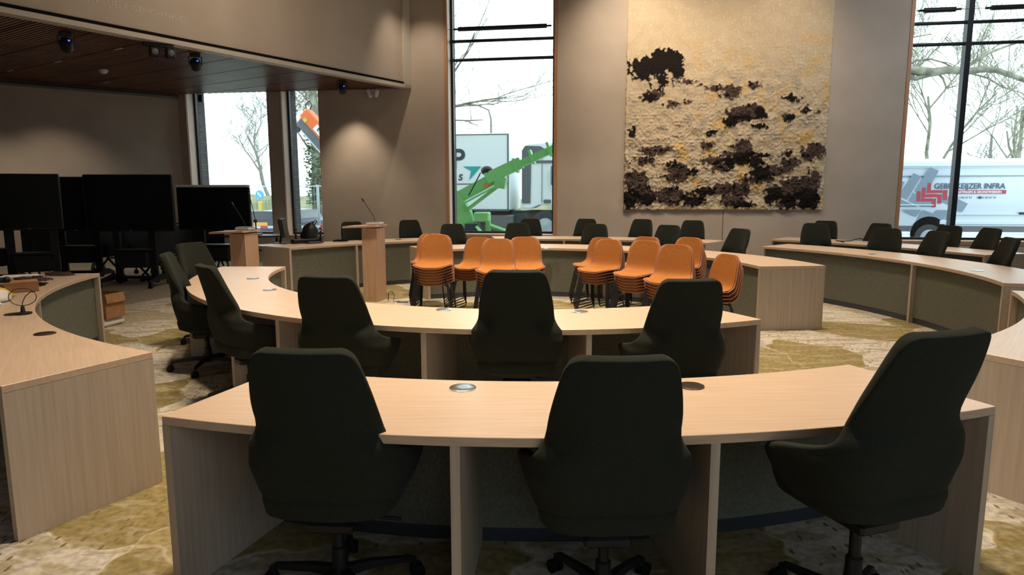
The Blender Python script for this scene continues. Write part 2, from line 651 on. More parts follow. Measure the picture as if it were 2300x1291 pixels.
wall_seg('wall_left', (-14.0, 10.83, 0), (cornerL.x, cornerL.y, 0))
wall_seg('wall_side', (-14.0, -3.4, 0), (-14.0, 10.83, 0))
wall_seg('wall_front', (13.0, -3.2, 0), (-14.0, -3.2, 0))
wr = wf(13.2, 0)
wall_seg('wall_right', (wr.x, wr.y, 0), (13.0, -3.2, 0))

# window wall in its own frame (x = t, y = off)
WLOC = (W0.x, W0.y, 0)
WROT = (0, 0, WYAW)
wins = [(-7.66, -5.64, 0.59, 3.98), (-5.30, -4.40, 0.59, 3.98), (-1.41, 0.92, 0.65, 6.2), (7.90, 12.6, 0.59, 6.2)]


def holed_wall(o0, o1, grow=0.0):
    m = MB()
    t = -7.87
    for a, c, z0, z1 in wins:
        a, c = a - grow, c + grow
        m.box(((t + a) / 2, (o0 + o1) / 2, 3.3), (a - t, o1 - o0, 6.6))
        m.box(((a + c) / 2, (o0 + o1) / 2, z0 / 2), (c - a, o1 - o0, z0))
        m.box(((a + c) / 2, (o0 + o1) / 2, (z1 + 6.6) / 2), (c - a, o1 - o0, 6.6 - z1))
        t = c
    m.box(((t + 13.2) / 2, (o0 + o1) / 2, 3.3), (13.2 - t, o1 - o0, 6.6))
    return m


struct(holed_wall(0, 0.34).build('wall_back', M['plaster'], loc=WLOC, rot=WROT), 'beige plaster wall with tall windows')
struct(holed_wall(0.341, 0.72).build('wall_outside', M['brick'], loc=WLOC, rot=WROT), 'grey brick outer leaf of the window wall')
# skirting and the seam right of the tapestry
m = MB()
m.box((4.48, -0.002, 3.3), (0.008, 0.004, 6.4))
struct(m.build('trim_1', M['dark'], loc=WLOC, rot=WROT))
m = MB()
m.box((2.6, -0.008, 0.05), (20.8, 0.016, 0.10))
struct(m.build('baseboard_back', M['cove'], loc=WLOC, rot=WROT))


def window(i, a, c, z0, z1, bars=(), mull=None, rods=()):
    fr = MB()
    # oak surround on the room face
    w = 0.065 if i > 2 else 0.014
    fr.box((a - w / 2, -0.008, (z0 + z1) / 2), (w, 0.02, z1 - z0 + 2 * w))
    fr.box((c + w / 2, -0.008, (z0 + z1) / 2), (w, 0.02, z1 - z0 + 2 * w))
    fr.box(((a + c) / 2, -0.008, z0 - w / 2), (c - a, 0.02, w))
    root = struct(fr.build('window_%d' % i, M['trimwood'], loc=WLOC, rot=WROT), None)
    jb = MB()
    jb.box((a + 0.006, 0.14, (z0 + z1) / 2), (0.012, 0.26, z1 - z0))
    jb.box((c - 0.006, 0.14, (z0 + z1) / 2), (0.012, 0.26, z1 - z0))
    jb.box(((a + c) / 2, 0.14, z0 + 0.006), (c - a - 0.03, 0.26, 0.012))
    jb.build('window_jamb', M['jamb'], root)
    f = MB()
    fw = 0.05
    y, dp = 0.30, 0.07
    f.box((a + 0.013 + fw / 2, y, (z0 + z1) / 2), (fw, dp, z1 - z0))
    f.box((c - 0.013 - fw / 2, y, (z0 + z1) / 2), (fw, dp, z1 - z0))
    f.box(((a + c) / 2, y, z0 + 0.012 + fw / 2), (c - a - 0.03, dp, fw))
    f.box(((a + c) / 2, y, z1 - fw / 2), (c - a - 0.03, dp, fw))
    f.build('window_frame', M['frame'], root)
    if mull:
        g_ = MB()
        g_.box((mull, 0.27, (z0 + z1) / 2), (0.10, 0.16, z1 - z0 - 0.02))
        g_.build('mullion', M['frame'], root)
    for zb in bars:
        g_ = MB()
        g_.tube([(a + 0.02, 0.23, zb), (c - 0.02, 0.23, zb)], 0.035, 10)
        g_.build('crossbar', M['frame'], root, smooth=True)
    for ra, rb, z_ in rods:
        g_ = MB()
        g_.tube([(ra, 0.10, z_), (rb, 0.10, z_)], 0.048, 12)
        g_.tube([(ra - 0.10, 0.10, z_), (ra, 0.10, z_)], 0.022, 8)
        g_.tube([(rb, 0.10, z_), (rb + 0.10, 0.10, z_)], 0.022, 8)
        g_.tube([(ra - 0.28, 0.10, z_), (rb + 0.28, 0.10, z_)], 0.005, 6)
        g_.build('window_opener', M['black'], root, smooth=True)
    p = MB()
    p.box(((a + c) / 2, 0.305, (z0 + z1) / 2), (c - a - 0.1, 0.012, z1 - z0 - 0.1))
    p.build('window_pane', M['glass'], root)
    return root


window(1, *wins[0])
window(2, *wins[1])
window(3, *wins[2], bars=(4.44, 4.835), rods=((-1.18, 0.74, 5.06),))
window(4, *wins[3], bars=(4.44, 4.84), mull=8.99, rods=((8.10, 8.66, 5.06), (9.28, 10.6, 5.06)))

# ---------------------------------------------------------------- low ceiling and bulkhead on the left
A0 = Vector((-6.4, 8.75, 0))
BD = Vector((0.541, 0.841, 0)).normalized()
BN = Vector((-BD.y, BD.x, 0))      # to the left, away from the room
sB = (wf(-2.2, 0) - A0).length
ZS = 3.83
brot = math.atan2(BD.y, BD.x)
# local frame of bulkhead: x along BD, y along BN
m = MB()
m.box((sB / 2 - 3.5, 0.10, (ZS + 6.6) / 2 + 0.05), (sB + 7, 0.16, 6.6 - ZS - 0.1))
o = struct(m.build('wall_bulkhead', M['plaster'], loc=A0, rot=(0, 0, brot)), 'beige bulkhead face above the slatted low ceiling')
m = MB()
m.box((sB / 2 - 3.5, 0.09, ZS + 0.035), (sB + 7, 0.20, 0.07))
m.box((sB - 0.13, 0.005, (ZS + 6.6) / 2), (0.22, 0.03, 6.6 - ZS))
struct(m.build('trim_2', M['cove'], loc=A0, rot=(0, 0, brot)), 'pale edge strip of the bulkhead')
m = MB()
m.box((sB / 2 - 3.5, 0.014, ZS + 0.085), (sB + 7, 0.012, 0.022))
struct(m.build('trim_3', M['steelgrey'], loc=A0, rot=(0, 0, brot)))
# faint relief lettering on the bulkhead face
tm = Matrix.Translation((0.35, 0.018, 4.19)) @ Matrix.Rotation(R(90), 4, 'X')
t_ = text_mesh('HANDICAP, SEKSUELE GERICHTHEID', 0.125, M['cove'], 'bulkhead_lettering', matrix=tm, extrude=0.0015, sx=1.08)
t_.location = A0
t_.rotation_euler = (0, 0, brot)
tag(t_, 'faint pale capital letters in a line along the bulkhead above the slatted ceiling', 'lettering')
t_['kind'] = 'structure'

# soffit: dark plate with slats running square to the bulkhead
P0 = A0 + BD * -7
lw0, lw1 = Vector((-14, 10.83, 0)), cornerL
sof = [A0 + BD * sB, P0, Vector((-14.0, P0.y + 0.1, 0)), lw0, lw1]
m = MB()
m.prism([(p.x, p.y) for p in sof], ZS + 0.05, ZS + 0.12)
struct(m.build('ceiling_soffit', M['dark']))


def clip_len(s):
    # distance from bulkhead along BN to the left boundary
    p = A0 + BD * s
    best = 20
    segs = [(lw1, lw0), (lw0, Vector((-14, -3, 0))), (A0 + BD * sB, lw1)]
    for a, c in segs:
        d = c - a
        den = BN.x * d.y - BN.y * d.x
        if abs(den) < 1e-9:
            continue
        w = a - p
        k = (w.x * d.y - w.y * d.x) / den
        u = (w.x * BN.y - w.y * BN.x) / den
        if k > 0.05 and -0.001 <= u <= 1.001:
            best = min(best, k)
    return best


m = MB()
s = -6.9
i = 0
while s < sB - 0.12:
    ln = clip_len(s) - 0.02
    y0 = 0.20
    if ln > y0 + 0.05:
        gap = (i % 12 == 0)
        m.box((s, (y0 + ln) / 2, ZS + 0.03), (0.038 if not gap else 0.02, ln - y0, 0.04))
    s += 0.062
    i += 1
struct(m.build('ceiling_slats', M['slat'], loc=A0, rot=(0, 0, brot)), 'dark walnut slatted low ceiling')
# cornice strip where the low ceiling meets the left wall
dl = (lw1 - lw0).normalized()
nl = Vector((dl.y, -dl.x, 0))
m = MB()
m.tube([lw0 + nl * 0.05 + Vector((0, 0, ZS - 0.05)), lw1 + nl * 0.05 + Vector((0, 0, ZS - 0.05))], 0.045, 4)
struct(m.build('trim_4', M['steelgrey']))
m = MB()
m.box((0, 0, 0.05), ((lw1 - lw0).length, 0.02, 0.1), Matrix.Rotation(math.atan2(dl.y, dl.x), 3, 'Z'))
struct(m.build('baseboard_left', M['cove'], loc=(lw0 + lw1) / 2 + nl * 0.012))

# ---------------------------------------------------------------- soffit fixtures
def moving_head(x, y, label, led=True, rz=0.0):
    t = thing('stage_light', label, 'stage light', (x, y, ZS + 0.01), rz, 'stage lights under the low ceiling')
    a = MB()
    a.rbox((0, 0, -0.03), (0.16, 0.12, 0.06), 0.01)
    a.build('mounting_plate', M['black'], t)
    a = MB()
    a.box((-0.095, 0, -0.11), (0.015, 0.04, 0.14))
    a.build('yoke_arm', M['black'], t)
    a = MB()
    a.box((0.095, 0, -0.11), (0.015, 0.04, 0.14))
    a.build('yoke_arm', M['black'], t)
    a = MB()
    mt = Matrix.Rotation(R(70), 3, 'X')
    a.lathe([(0.05, -0.10), (0.08, -0.08), (0.085, 0.05), (0.07, 0.10), (0.055, 0.105)], 16, (0, 0, -0.17), mt)
    h = a.build('lamp_head', M['plastic'], t, smooth=True)
    if led:
        a = MB()
        a.box((0.04, -0.10, -0.125), (0.022, 0.03, 0.016))
        a.build('status_light', M['blue_led'], h)
    return t


moving_head(-6.30, 9.95, 'black stage light with blue dot, leftmost under the slatted ceiling', rz=R(30))
moving_head(-5.18, 11.48, 'black stage light with blue dot, right of the black twin spotlight', rz=R(20))
moving_head(-3.45, 14.2, 'black stage light with blue dot, rightmost near the white wall speaker pair', rz=R(10))
t = thing('twin_spotlight', 'black twin spotlight with two pale lenses below the bulkhead edge', 'spotlight', (-5.34, 10.62, ZS + 0.01), R(35))
a = MB(); a.rbox((0, 0, -0.04), (0.42, 0.10, 0.07), 0.01); a.build('mounting_bar', M['black'], t)
for sx in (-0.06, 0.16):
    a = MB(); a.rbox((sx, -0.01, -0.15), (0.14, 0.16, 0.16), 0.02); h = a.build('lamp_head', M['plastic'], t)
    a = MB(); a.lathe([(0.045, 0), (0.045, 0.01), (0.02, 0.02)], 14, (sx, -0.09, -0.15), Matrix.Rotation(R(90), 3, 'X')); a.build('lens', M['steelgrey'], h, smooth=True)
a = MB(); a.lathe([(0.075, 0.0), (0.075, -0.03), (0.05, -0.065), (0.02, -0.075)], 18)
tag(a.build('smoke_detector', M['white'], smooth=True, loc=(-7.5, 12.85, ZS)), 'white round smoke detector on the slatted ceiling', 'smoke detector')
for (x, y), w in zip(((-6.19, 11.05), (-7.83, 12.09), (-9.3, 12.97), (-8.35, 14.35)), ('beside the black twin spotlight', 'left of the smoke detector', 'at the far left edge of the photo', 'nearest to the left wall')):
    a = MB(); a.rbox((0, 0, -0.004), (0.20, 0.045, 0.012), 0.003)
    tag(a.build('recessed_downlight', M['lgrey'], loc=(x, y, ZS + 0.008), rot=(0, 0, brot + R(90))), 'small slim recessed downlight ' + w, 'downlight', 'slim downlights in the slatted ceiling')
t = thing('wall_speaker', 'white pair of small wall speakers hanging below the end of the low ceiling', 'speaker', wf(-3.06, -0.10, 3.80), WYAW)
a = MB(); a.rbox((0, 0, 0.0), (0.06, 0.06, 0.06), 0.01); a.build('bracket', M['white'], t)
for sx in (-0.085, 0.085):
    a = MB(); a.lathe([(0.03, -0.10), (0.05, -0.08), (0.055, 0.06), (0.03, 0.09)], 14, (sx, -0.04, -0.06), Matrix.Rotation(R(18 if sx > 0 else -18), 3, 'Y')); a.build('speaker_body', M['white'], t, smooth=True)
a = MB(); a.rbox((0, 0, 0), (0.10, 0.08, 0.16), 0.01)
tag(a.build('sensor_box', M['black'], loc=wf(-7.2, -0.12, 3.72), rot=WROT), 'small black box under the ceiling at the corner of the left window', 'sensor')

# ---------------------------------------------------------------- tapestry
def tapestry():
    patches = []
    raw = """180 370 95 62 1|250 335 62 68 1|330 335 72 68 1|372 395 38 45 1|205 470 10 36 1|270 465 16 48 1|295 440 16 45 1|340 455 12 28 1|205 545 38 28 1|235 525 60 24 0|
350 585 40 22 0|437 577 26 11 1|420 455 50 12 0|500 475 28 11 0|640 500 105 20 0|690 530 50 28 0|830 485 35 14 0|740 640 85 38 0|700 690 65 30 1|820 640 60 45 0|860 655 35 35 1|800 675 80 18 1|
1010 560 45 16 1|1070 575 18 10 0|1015 680 45 22 1|1120 630 30 16 1|1180 655 16 14 0|865 725 48 15 1|590 757 30 14 1|560 830 48 16 0|110 750 26 26 1|
250 860 95 30 0|190 925 62 28 0|770 845 50 42 0|760 890 110 22 0|820 900 120 20 1|740 930 80 30 1|830 935 60 26 1|680 965 40 26 1|600 925 70 26 0|640 975 60 20 0|1030 885 26 16 1|1175 875 65 50 0|
390 1000 65 62 0|360 945 40 18 1|480 990 40 18 1|300 1020 32 8 1|880 1000 60 36 1|960 985 100 30 0|1050 945 60 28 0|860 1040 90 28 0|
140 1040 70 60 0|110 1165 62 55 1|170 1130 80 60 0|210 1160 50 32 1|340 1140 95 48 0|440 1130 60 20 0|560 1110 60 30 1|510 1170 62 26 1|360 1095 42 12 1|430 1150 30 20 1|
660 1095 60 36 0|760 1105 60 50 0|720 1160 70 36 0|790 1192 65 18 1|960 1120 50 50 1|940 1160 30 20 1|1100 1080 110 58 0|1160 1160 70 62 1|1030 1195 70 28 1|1190 1050 35 60 0|1060 1160 60 25 1"""
    for q in raw.replace('\n', '').split('|'):
        x, y, rx, ry, k = map(float, q.split())
        patches.append((x, y, rx, ry, k))
    P = np.array(patches)
    nx, ny = 250, 270
    t0, t1, z0, z1 = 2.42, 6.42, 1.21, 5.75
    W, H = t1 - t0, z1 - z0
    vs, cols = [], []
    ppm = 1180 / W
    for j in range(ny):
        for i in range(nx):
            u, v = i / (nx - 1), j / (ny - 1)
            x, z = u * W, v * H
            q = Vector((x, z, 0))
            n1 = noise.noise(q * 5.0)
            n2 = noise.noise(q * 14.0 + Vector((9, 3, 1)))
            n3 = noise.noise(q * 38.0 + Vector((2, 7, 5)))
            # flat sky area above, rougher wool low and to the right
            vv = 1 - z * ppm / 1225.0
            rough = min(1, max(0.08, (vv * 1.7 - 0.25) + 0.35 * u))
            px = 65 + x * ppm + 26 * n2 + 16 * n3 + 14 * n1
            py = 1225 - z * ppm + 22 * noise.noise(q * 13 + Vector((4, 4, 9))) + 13 * n3 - 8 * n1
            d = ((px - P[:, 0]) / P[:, 2]) ** 2 + ((py - P[:, 1]) / P[:, 3]) ** 2
            kk = d < 1.12 + 0.6 * n1 + 0.5 * n2
            c = (0.56 + 0.05 * n1, 0.465 + 0.05 * n1, 0.325 + 0.04 * n1)
            oc = noise.noise(q * 3.1 + Vector((5, 1, 2))) + 0.45 * n3
            if vv > 0.15 and oc > 0.05 + 0.25 * (1 - u) and u > 0.2:
                f = min(1, (oc - 0.05) * 3) * min(1, rough + 0.1)
                c = tuple(a_ * (1 - f) + b_ * f for a_, b_ in zip(c, (0.60, 0.40, 0.15)))
            gr = noise.noise(q * 4.3 + Vector((1, 8, 3))) + 0.5 * n3
            if gr > 0.34 and vv > 0.35:
                c = (0.42, 0.37, 0.29)
            if n3 + n2 * .5 > 0.42:
                c = (0.66, 0.57, 0.43)
            relief = 0.055 * rough * (0.6 * n1 + 0.8 * abs(n2) + 0.7 * abs(n3)) + 0.006 * n3
            if kk.any():
                dark = (P[kk, 4] > 0.5).any() or (n2 + n1 * 0.7 > 0.38)
                if (P[kk, 4] > 0.5).any() and n1 < -0.42 and vv > 0.45:
                    dark = False
                c = (0.016, 0.013, 0.012) if dark else (0.085 + 0.07 * n3 + 0.05 * n2, 0.06 + 0.052 * n3 + 0.035 * n2, 0.052 + 0.045 * n3 + 0.03 * n2)
                relief += 0.015 + 0.01 * n3
            ex = 0.02 * noise.noise(Vector((u * 3, z * 7, 5))) + 0.018 * noise.noise(Vector((u * 3, z * 30, 2)))
            ez = 0.02 * noise.noise(Vector((x * 9, 0, 5))) + 0.012 * noise.noise(Vector((x * 40, 0, 5)))
            edge = max(0, 1 - min(u, 1 - u) * 30)
            vs.append((t0 + x + ex * (1 if edge > 0 else 0), -0.035 - relief, z0 + z + (ez if j < 3 else 0)))
            cols.append((*c, 1))
    fs = []
    for j in range(ny - 1):
        for i in range(nx - 1):
            k = j * nx + i
            fs.append((k, k + 1, k + nx + 1, k + nx))
    # back plane and rim give it thickness
    nf = len(vs)
    rim = [i for i in range(nx)] + [j * nx + nx - 1 for j in range(1, ny)] + [(ny - 1) * nx + i for i in range(nx - 2, -1, -1)] + [j * nx for j in range(ny - 2, 0, -1)]
    for k in rim:
        x, y, z = vs[k]
        vs.append((x, -0.006, z))
        cols.append(cols[k])
    n = len(rim)
    for i in range(n):
        fs.append((rim[(i + 1) % n], rim[i], nf + i, nf + (i + 1) % n))
    me = bpy.data.meshes.new('tapestry')
    me.from_pydata(vs, [], fs)
    ca = me.color_attributes.new('wool', 'FLOAT_COLOR', 'POINT')
    ca.data.foreach_set('color', np.array(cols, dtype=np.float32).ravel())
    me.polygons.foreach_set('use_smooth', [True] * len(me.polygons))
    mt = prin('felted_wool', (0.5, 0.4, 0.3), 0.95, spec=0.1)
    nt_, N_, L_, b_ = nodes(mt)
    at = N_.new('ShaderNodeAttribute')
    at.attribute_name = 'wool'
    L_.new(at.outputs['Color'], b_.inputs['Base Color'])
    bb = N_.new('ShaderNodeBump')
    nn = N_.new('ShaderNodeTexNoise')
    nn.inputs['Scale'].default_value = 60
    nn.inputs['Detail'].default_value = 5
    bb.inputs['Strength'].default_value = 0.5
    bb.inputs['Distance'].default_value = 0.01
    tt = N_.new('ShaderNodeTexCoord')
    L_.new(tt.outputs['Object'], nn.inputs['Vector'])
    L_.new(nn.outputs['Fac'], bb.inputs['Height'])
    L_.new(bb.outputs['Normal'], b_.inputs['Normal'])
    me.materials.append(mt)
    ob = bpy.data.objects.new('wall_tapestry', me)
    COL.objects.link(ob)
    ob.location = WLOC
    ob.rotation_euler = WROT
    tag(ob, 'large felted wool tapestry of a cream landscape with dark trees on the wall', 'tapestry')


tapestry()

# ---------------------------------------------------------------- curved desks
def desk(label, cx, cy, rin, rout, a0, a1, dividers=(), discs=(), zt=0.75):
    """angles in degrees about the arc centre, a0 < a1; the desk stands at the middle of its arc"""
    mid = R((a0 + a1) / 2)
    rm = (rin + rout) / 2
    loc = (cx + rm * math.cos(mid), cy + rm * math.sin(mid), 0)
    rz = mid + math.pi / 2
    t = thing('curved_desk', label, 'desk', loc, rz, 'curved council chamber desks')
    C = (0, rm)
    A = lambda a: R(a) - mid - math.pi / 2

    def P(r, a, z=0):
        return Vector((r * math.cos(A(a)), rm + r * math.sin(A(a)), z))
    th = 0.036
    m_ = MB(); m_.arc(rin, rout, A(a0), A(a1), zt - th, zt, 64, C)
    o_ = m_.build('desktop', M['oak'], t)
    bv = o_.modifiers.new('b', 'BEVEL'); bv.width = 0.002; bv.segments = 1; bv.limit_method = 'ANGLE'
    bake(o_)
    w = 0.036

    def panel(nm, a, side, r0, r1):
        d = (P(r1, a) - P(r0, a))
        ctr = (P(r0, a) + P(r1, a)) / 2
        tn = Vector((-d.y, d.x, 0)).normalized() * side * w / 2
        mm = MB()
        mm.box(ctr + tn + Vector((0, 0, (zt - th) / 2)), (d.length, w, zt - th - 0.001), Matrix.Rotation(math.atan2(d.y, d.x), 3, 'Z'))
        mm.build(nm, M['oakv'], t)
    panel('end_panel', a0, 1, rin, rout)
    panel('end_panel', a1, -1, rin, rout)
    for a in dividers:
        panel('divider', a, 0, rin, rout - 0.004)
    mm = MB(); mm.arc(rin + 0.05, rin + 0.075, A(a0) + w / rin, A(a1) - w / rin, 0.07, zt - th - 0.001, 56, C)
    mm.build('modesty_panel', M['felt'], t)
    mm = MB(); mm.arc(rin + 0.055, rin + 0.07, A(a0) + w / rin, A(a1) - w / rin, 0.0, 0.07, 56, C)
    mm.build('plinth', M['plinth'], t)
    li = Matrix.Translation(loc) @ Matrix.Rotation(rz, 4, 'Z')
    li = li.inverted()
    for x, y, kind in discs:
        p = li @ Vector((x, y, zt))
        mm = MB(); mm.lathe([(0.060, 0), (0.060, 0.004), (0.055, 0.0065), (0.02, 0.0062)], 28, p)
        d_ = mm.build('cable_grommet', M['chrome'] if kind else M['bronze'], t, smooth=True)
        d_['label'] = 'round steel cable grommet' if kind else 'round bronze cable grommet'
    return t


desk('nearest curved oak desk in front of the three closest green chairs', 0.159, 7.173, 4.157, 4.877, -108.3, -68.3,
     (-94.3, -83.2), ((-0.22, 2.91, 1), (0.80, 2.93, 0)))
desk('second curved oak desk, whose left end bends back towards the lectern', 0.185, 7.731, 2.817, 3.556, -181.5, -64.9,
     (-153, -131, -121.4, -102.3, -85.1), ((-0.5, 4.9, 1), (0.49, 4.81, 1), (-2.15, 5.93, 1), (-2.6, 6.72, 1)))
desk('curved oak desk at the left edge with cables, box and laptop on it', 0.119, 7.673, 4.568, 5.307, -174.0, -117.2,
     (-152,), ((-2.88, 4.08, 0), (-3.56, 4.75, 0), (-4.48, 6.37, 0)))
desk('curved oak desk behind the stacks of orange chairs', 0.062, 7.519, 2.798, 3.583, 4.2, 118.0,
     (34, 62, 92), ((0.54, 10.18, 1),))
desk('long curved oak desk on the right with wide end panel and upright divider', 0.541, 7.769, 4.339, 5.11, -20.0, 39.2,
     (5.2,), ((5.03, 7.25, 1), (4.91, 9.15, 1)))
desk('curved oak desk on the far left with the monitor and black bag', 0.241, 7.669, 4.56, 5.28, 112.0, 143.6,
     (128.3,), ((-2.04, 12.12, 0),))
desk('narrow curved oak desk below the tapestry, in front of the rearmost chairs', 0.304, 7.669, 4.584, 5.324, 50.2, 97.5,
     (66, 82), ((1.56, 12.13, 1),))
desk('rearmost curved oak desk on the right, below the van window', 0.262, 7.496, 6.289, 7.045, 14.2, 46.2, (30,))
desk('curved oak desk cropped by the right edge, its top shining white', 0.18, 7.67, 4.56, 5.31, -60.4, -24.0, (-42,))

# ---------------------------------------------------------------- green swivel chair
def make_green_chair():
    t = thing('swivel_chair', 'x', 'chair')
    zs = [0.365, 0.38, 0.405, 0.44, 0.48, 0.52, 0.56, 0.585, 0.605, 0.622, 0.640, 0.66, 0.68, 0.71, 0.75, 0.82, 0.88, 0.94, 0.99, 1.025, 1.048, 1.062, 1.07]
    I = np.interp
    Sf = lambda z: float(I(z, [0.365, 0.38, 0.41, 0.48, 0.55, 0.585, 0.605, 0.622, 0.640, 0.66, 0.68, 0.71, 0.75, 0.83, 0.95, 1.02, 1.05, 1.063, 1.07],
                         [0.22, 0.31, 0.42, 0.53, 0.60, 0.615, 0.60, 0.545, 0.455, 0.385, 0.345, 0.312, 0.288, 0.260, 0.226, 0.204, 0.187, 0.168, 0.140]))
    wf_ = lambda z: float(I(z, [0.365, 0.40, 0.48, 0.59, 0.68, 0.80, 1.07], [0.185, 0.235, 0.278, 0.306, 0.302, 0.285, 0.27]))
    yb = lambda z: float(I(z, [0.365, 0.40, 0.48, 0.60, 0.80, 1.0, 1.07], [-0.14, -0.185, -0.215, -0.24, -0.275, -0.318, -0.335]))
    rf = lambda z: float(I(z, [0.385, 0.50, 0.62, 0.70, 0.80, 1.07], [0.16, 0.17, 0.17, 0.20, 0.36, 0.62]))
    nc = 25
    vs = []
    for z in zs:
        Sz, w, y0, r = Sf(z), wf_(z), yb(z), rf(z)
        flat = max(w - r, 0.0)
        amax = R(83)
        for k in range(nc):
            q = -1 + 2 * k / (nc - 1)
            s_ = abs(q) * Sz
            if s_ <= flat:
                x, y = s_, 0.0
            else:
                a = (s_ - flat) / r
                if a <= amax:
                    x, y = flat + r * math.sin(a), r * (1 - math.cos(a))
                else:
                    ex = (a - amax) * r
                    x = flat + r * math.sin(amax) + ex * math.cos(amax)
                    y = r * (1 - math.cos(amax)) + ex * math.sin(amax)
            vs.append((math.copysign(x, q), y0 + y, z))
    fs = []
    for j in range(len(zs) - 1):
        for k in range(nc - 1):
            a = j * nc + k
            fs.append((a, a + 1, a + nc + 1, a + nc))
    me = bpy.data.meshes.new('backrest_shell')
    me.from_pydata(vs, [], fs)
    me.polygons.foreach_set('use_smooth', [True] * len(me.polygons))
    me.materials.append(M['green'])
    ob = bpy.data.objects.new('backrest_shell', me)
    COL.objects.link(ob)
    ob.parent = t
    so = ob.modifiers.new('s', 'SOLIDIFY'); so.thickness = 0.05; so.offset = -1
    sb = ob.modifiers.new('u', 'SUBSURF'); sb.levels = 1; sb.render_levels = 1
    bake(ob)
    # seat: lofted superellipse rings, bowl below and cushion above
    rings = [(0.352, 0.10, 0.10, 0.0), (0.355, 0.16, 0.13, 0.02), (0.375, 0.20, 0.17, 0.03), (0.41, 0.255, 0.225, 0.01), (0.45, 0.262, 0.24, 0.015),
             (0.475, 0.262, 0.245, 0.02), (0.492, 0.25, 0.235, 0.02), (0.50, 0.21, 0.20, 0.02), (0.502, 0.10, 0.10, 0.02)]
    mm = MB()
    sg = 28
    vv = []
    for z, ax, ay, oy in rings:
        for k in range(sg):
            a = 2 * math.pi * k / sg
            c_, s_ = math.cos(a), math.sin(a)
            vv.append((ax * math.copysign(abs(c_) ** 0.6, c_), oy + ay * math.copysign(abs(s_) ** 0.6, s_), z))
    ff = [tuple(reversed(range(sg))), tuple(range((len(rings) - 1) * sg, len(rings) * sg))]
    for i_ in range(len(rings) - 1):
        for k in range(sg):
            ff.append((i_ * sg + k, i_ * sg + (k + 1) % sg, (i_ + 1) * sg + (k + 1) % sg, (i_ + 1) * sg + k))
    mm.add(vv, ff)
    mm.build('seat', M['green'], t, smooth=True)
    mm = MB(); mm.rbox((0, 0, 0.325), (0.18, 0.22, 0.045), 0.01)
    mm.tube([(0.08, 0.02, 0.325), (0.20, 0.02, 0.315), (0.25, 0.02, 0.312)], 0.008, 8)
    mm.build('tilt_mechanism', M['black'], t)
    mm = MB(); mm.lathe([(0.032, 0.07), (0.038, 0.09), (0.03, 0.17), (0.03, 0.20), (0.021, 0.205), (0.021, 0.31)], 16)
    mm.build('gas_post', M['black'], t, smooth=True)
    for k in range(5):
        a = R(90 + 72 * k)
        ca, sa = math.cos(a), math.sin(a)
        mm = MB()
        pts = [(0.02, 0.10, 0.034, 0.045), (0.12, 0.105, 0.028, 0.034), (0.29, 0.088, 0.020, 0.024), (0.315, 0.075, 0.018, 0.022)]
        vv = []
        for r_, z_, w_, h_ in pts:
            for sx, sz in ((-1, -1), (1, -1), (1, 1), (-1, 1)):
                x, y = r_, sx * w_ / 2
                vv.append((x * ca - y * sa, x * sa + y * ca, z_ + sz * h_ / 2))
        ff = [(3, 2, 1, 0), (12, 13, 14, 15)]
        for i_ in range(3):
            for q in range(4):
                ff.append((4 * i_ + q, 4 * i_ + (q + 1) % 4, 4 * i_ + 4 + (q + 1) % 4, 4 * i_ + 4 + q))
        mm.add(vv, ff)
        mm.tube([(0.305 * ca, 0.305 * sa, 0.045), (0.305 * ca, 0.305 * sa, 0.075)], 0.008, 8)
        lg = mm.build('base_leg', M['black'], t)
        mm = MB()
        for sx in (-0.016, 0.016):
            cc = Vector((0.318 * ca - sx * sa, 0.318 * sa + sx * ca, 0.029))
            rm_ = Matrix.Rotation(a, 3, 'Z') @ Matrix.Rotation(R(90), 3, 'X')
            mm.lathe([(0.022, -0.011), (0.029, -0.008), (0.029, 0.008), (0.022, 0.011)], 16, cc, rm_)
        mm.build('caster', M['rubber'], lg, smooth=True)
    return t


CEN = Vector((0.18, 7.67, 0))
gc0 = make_green_chair()
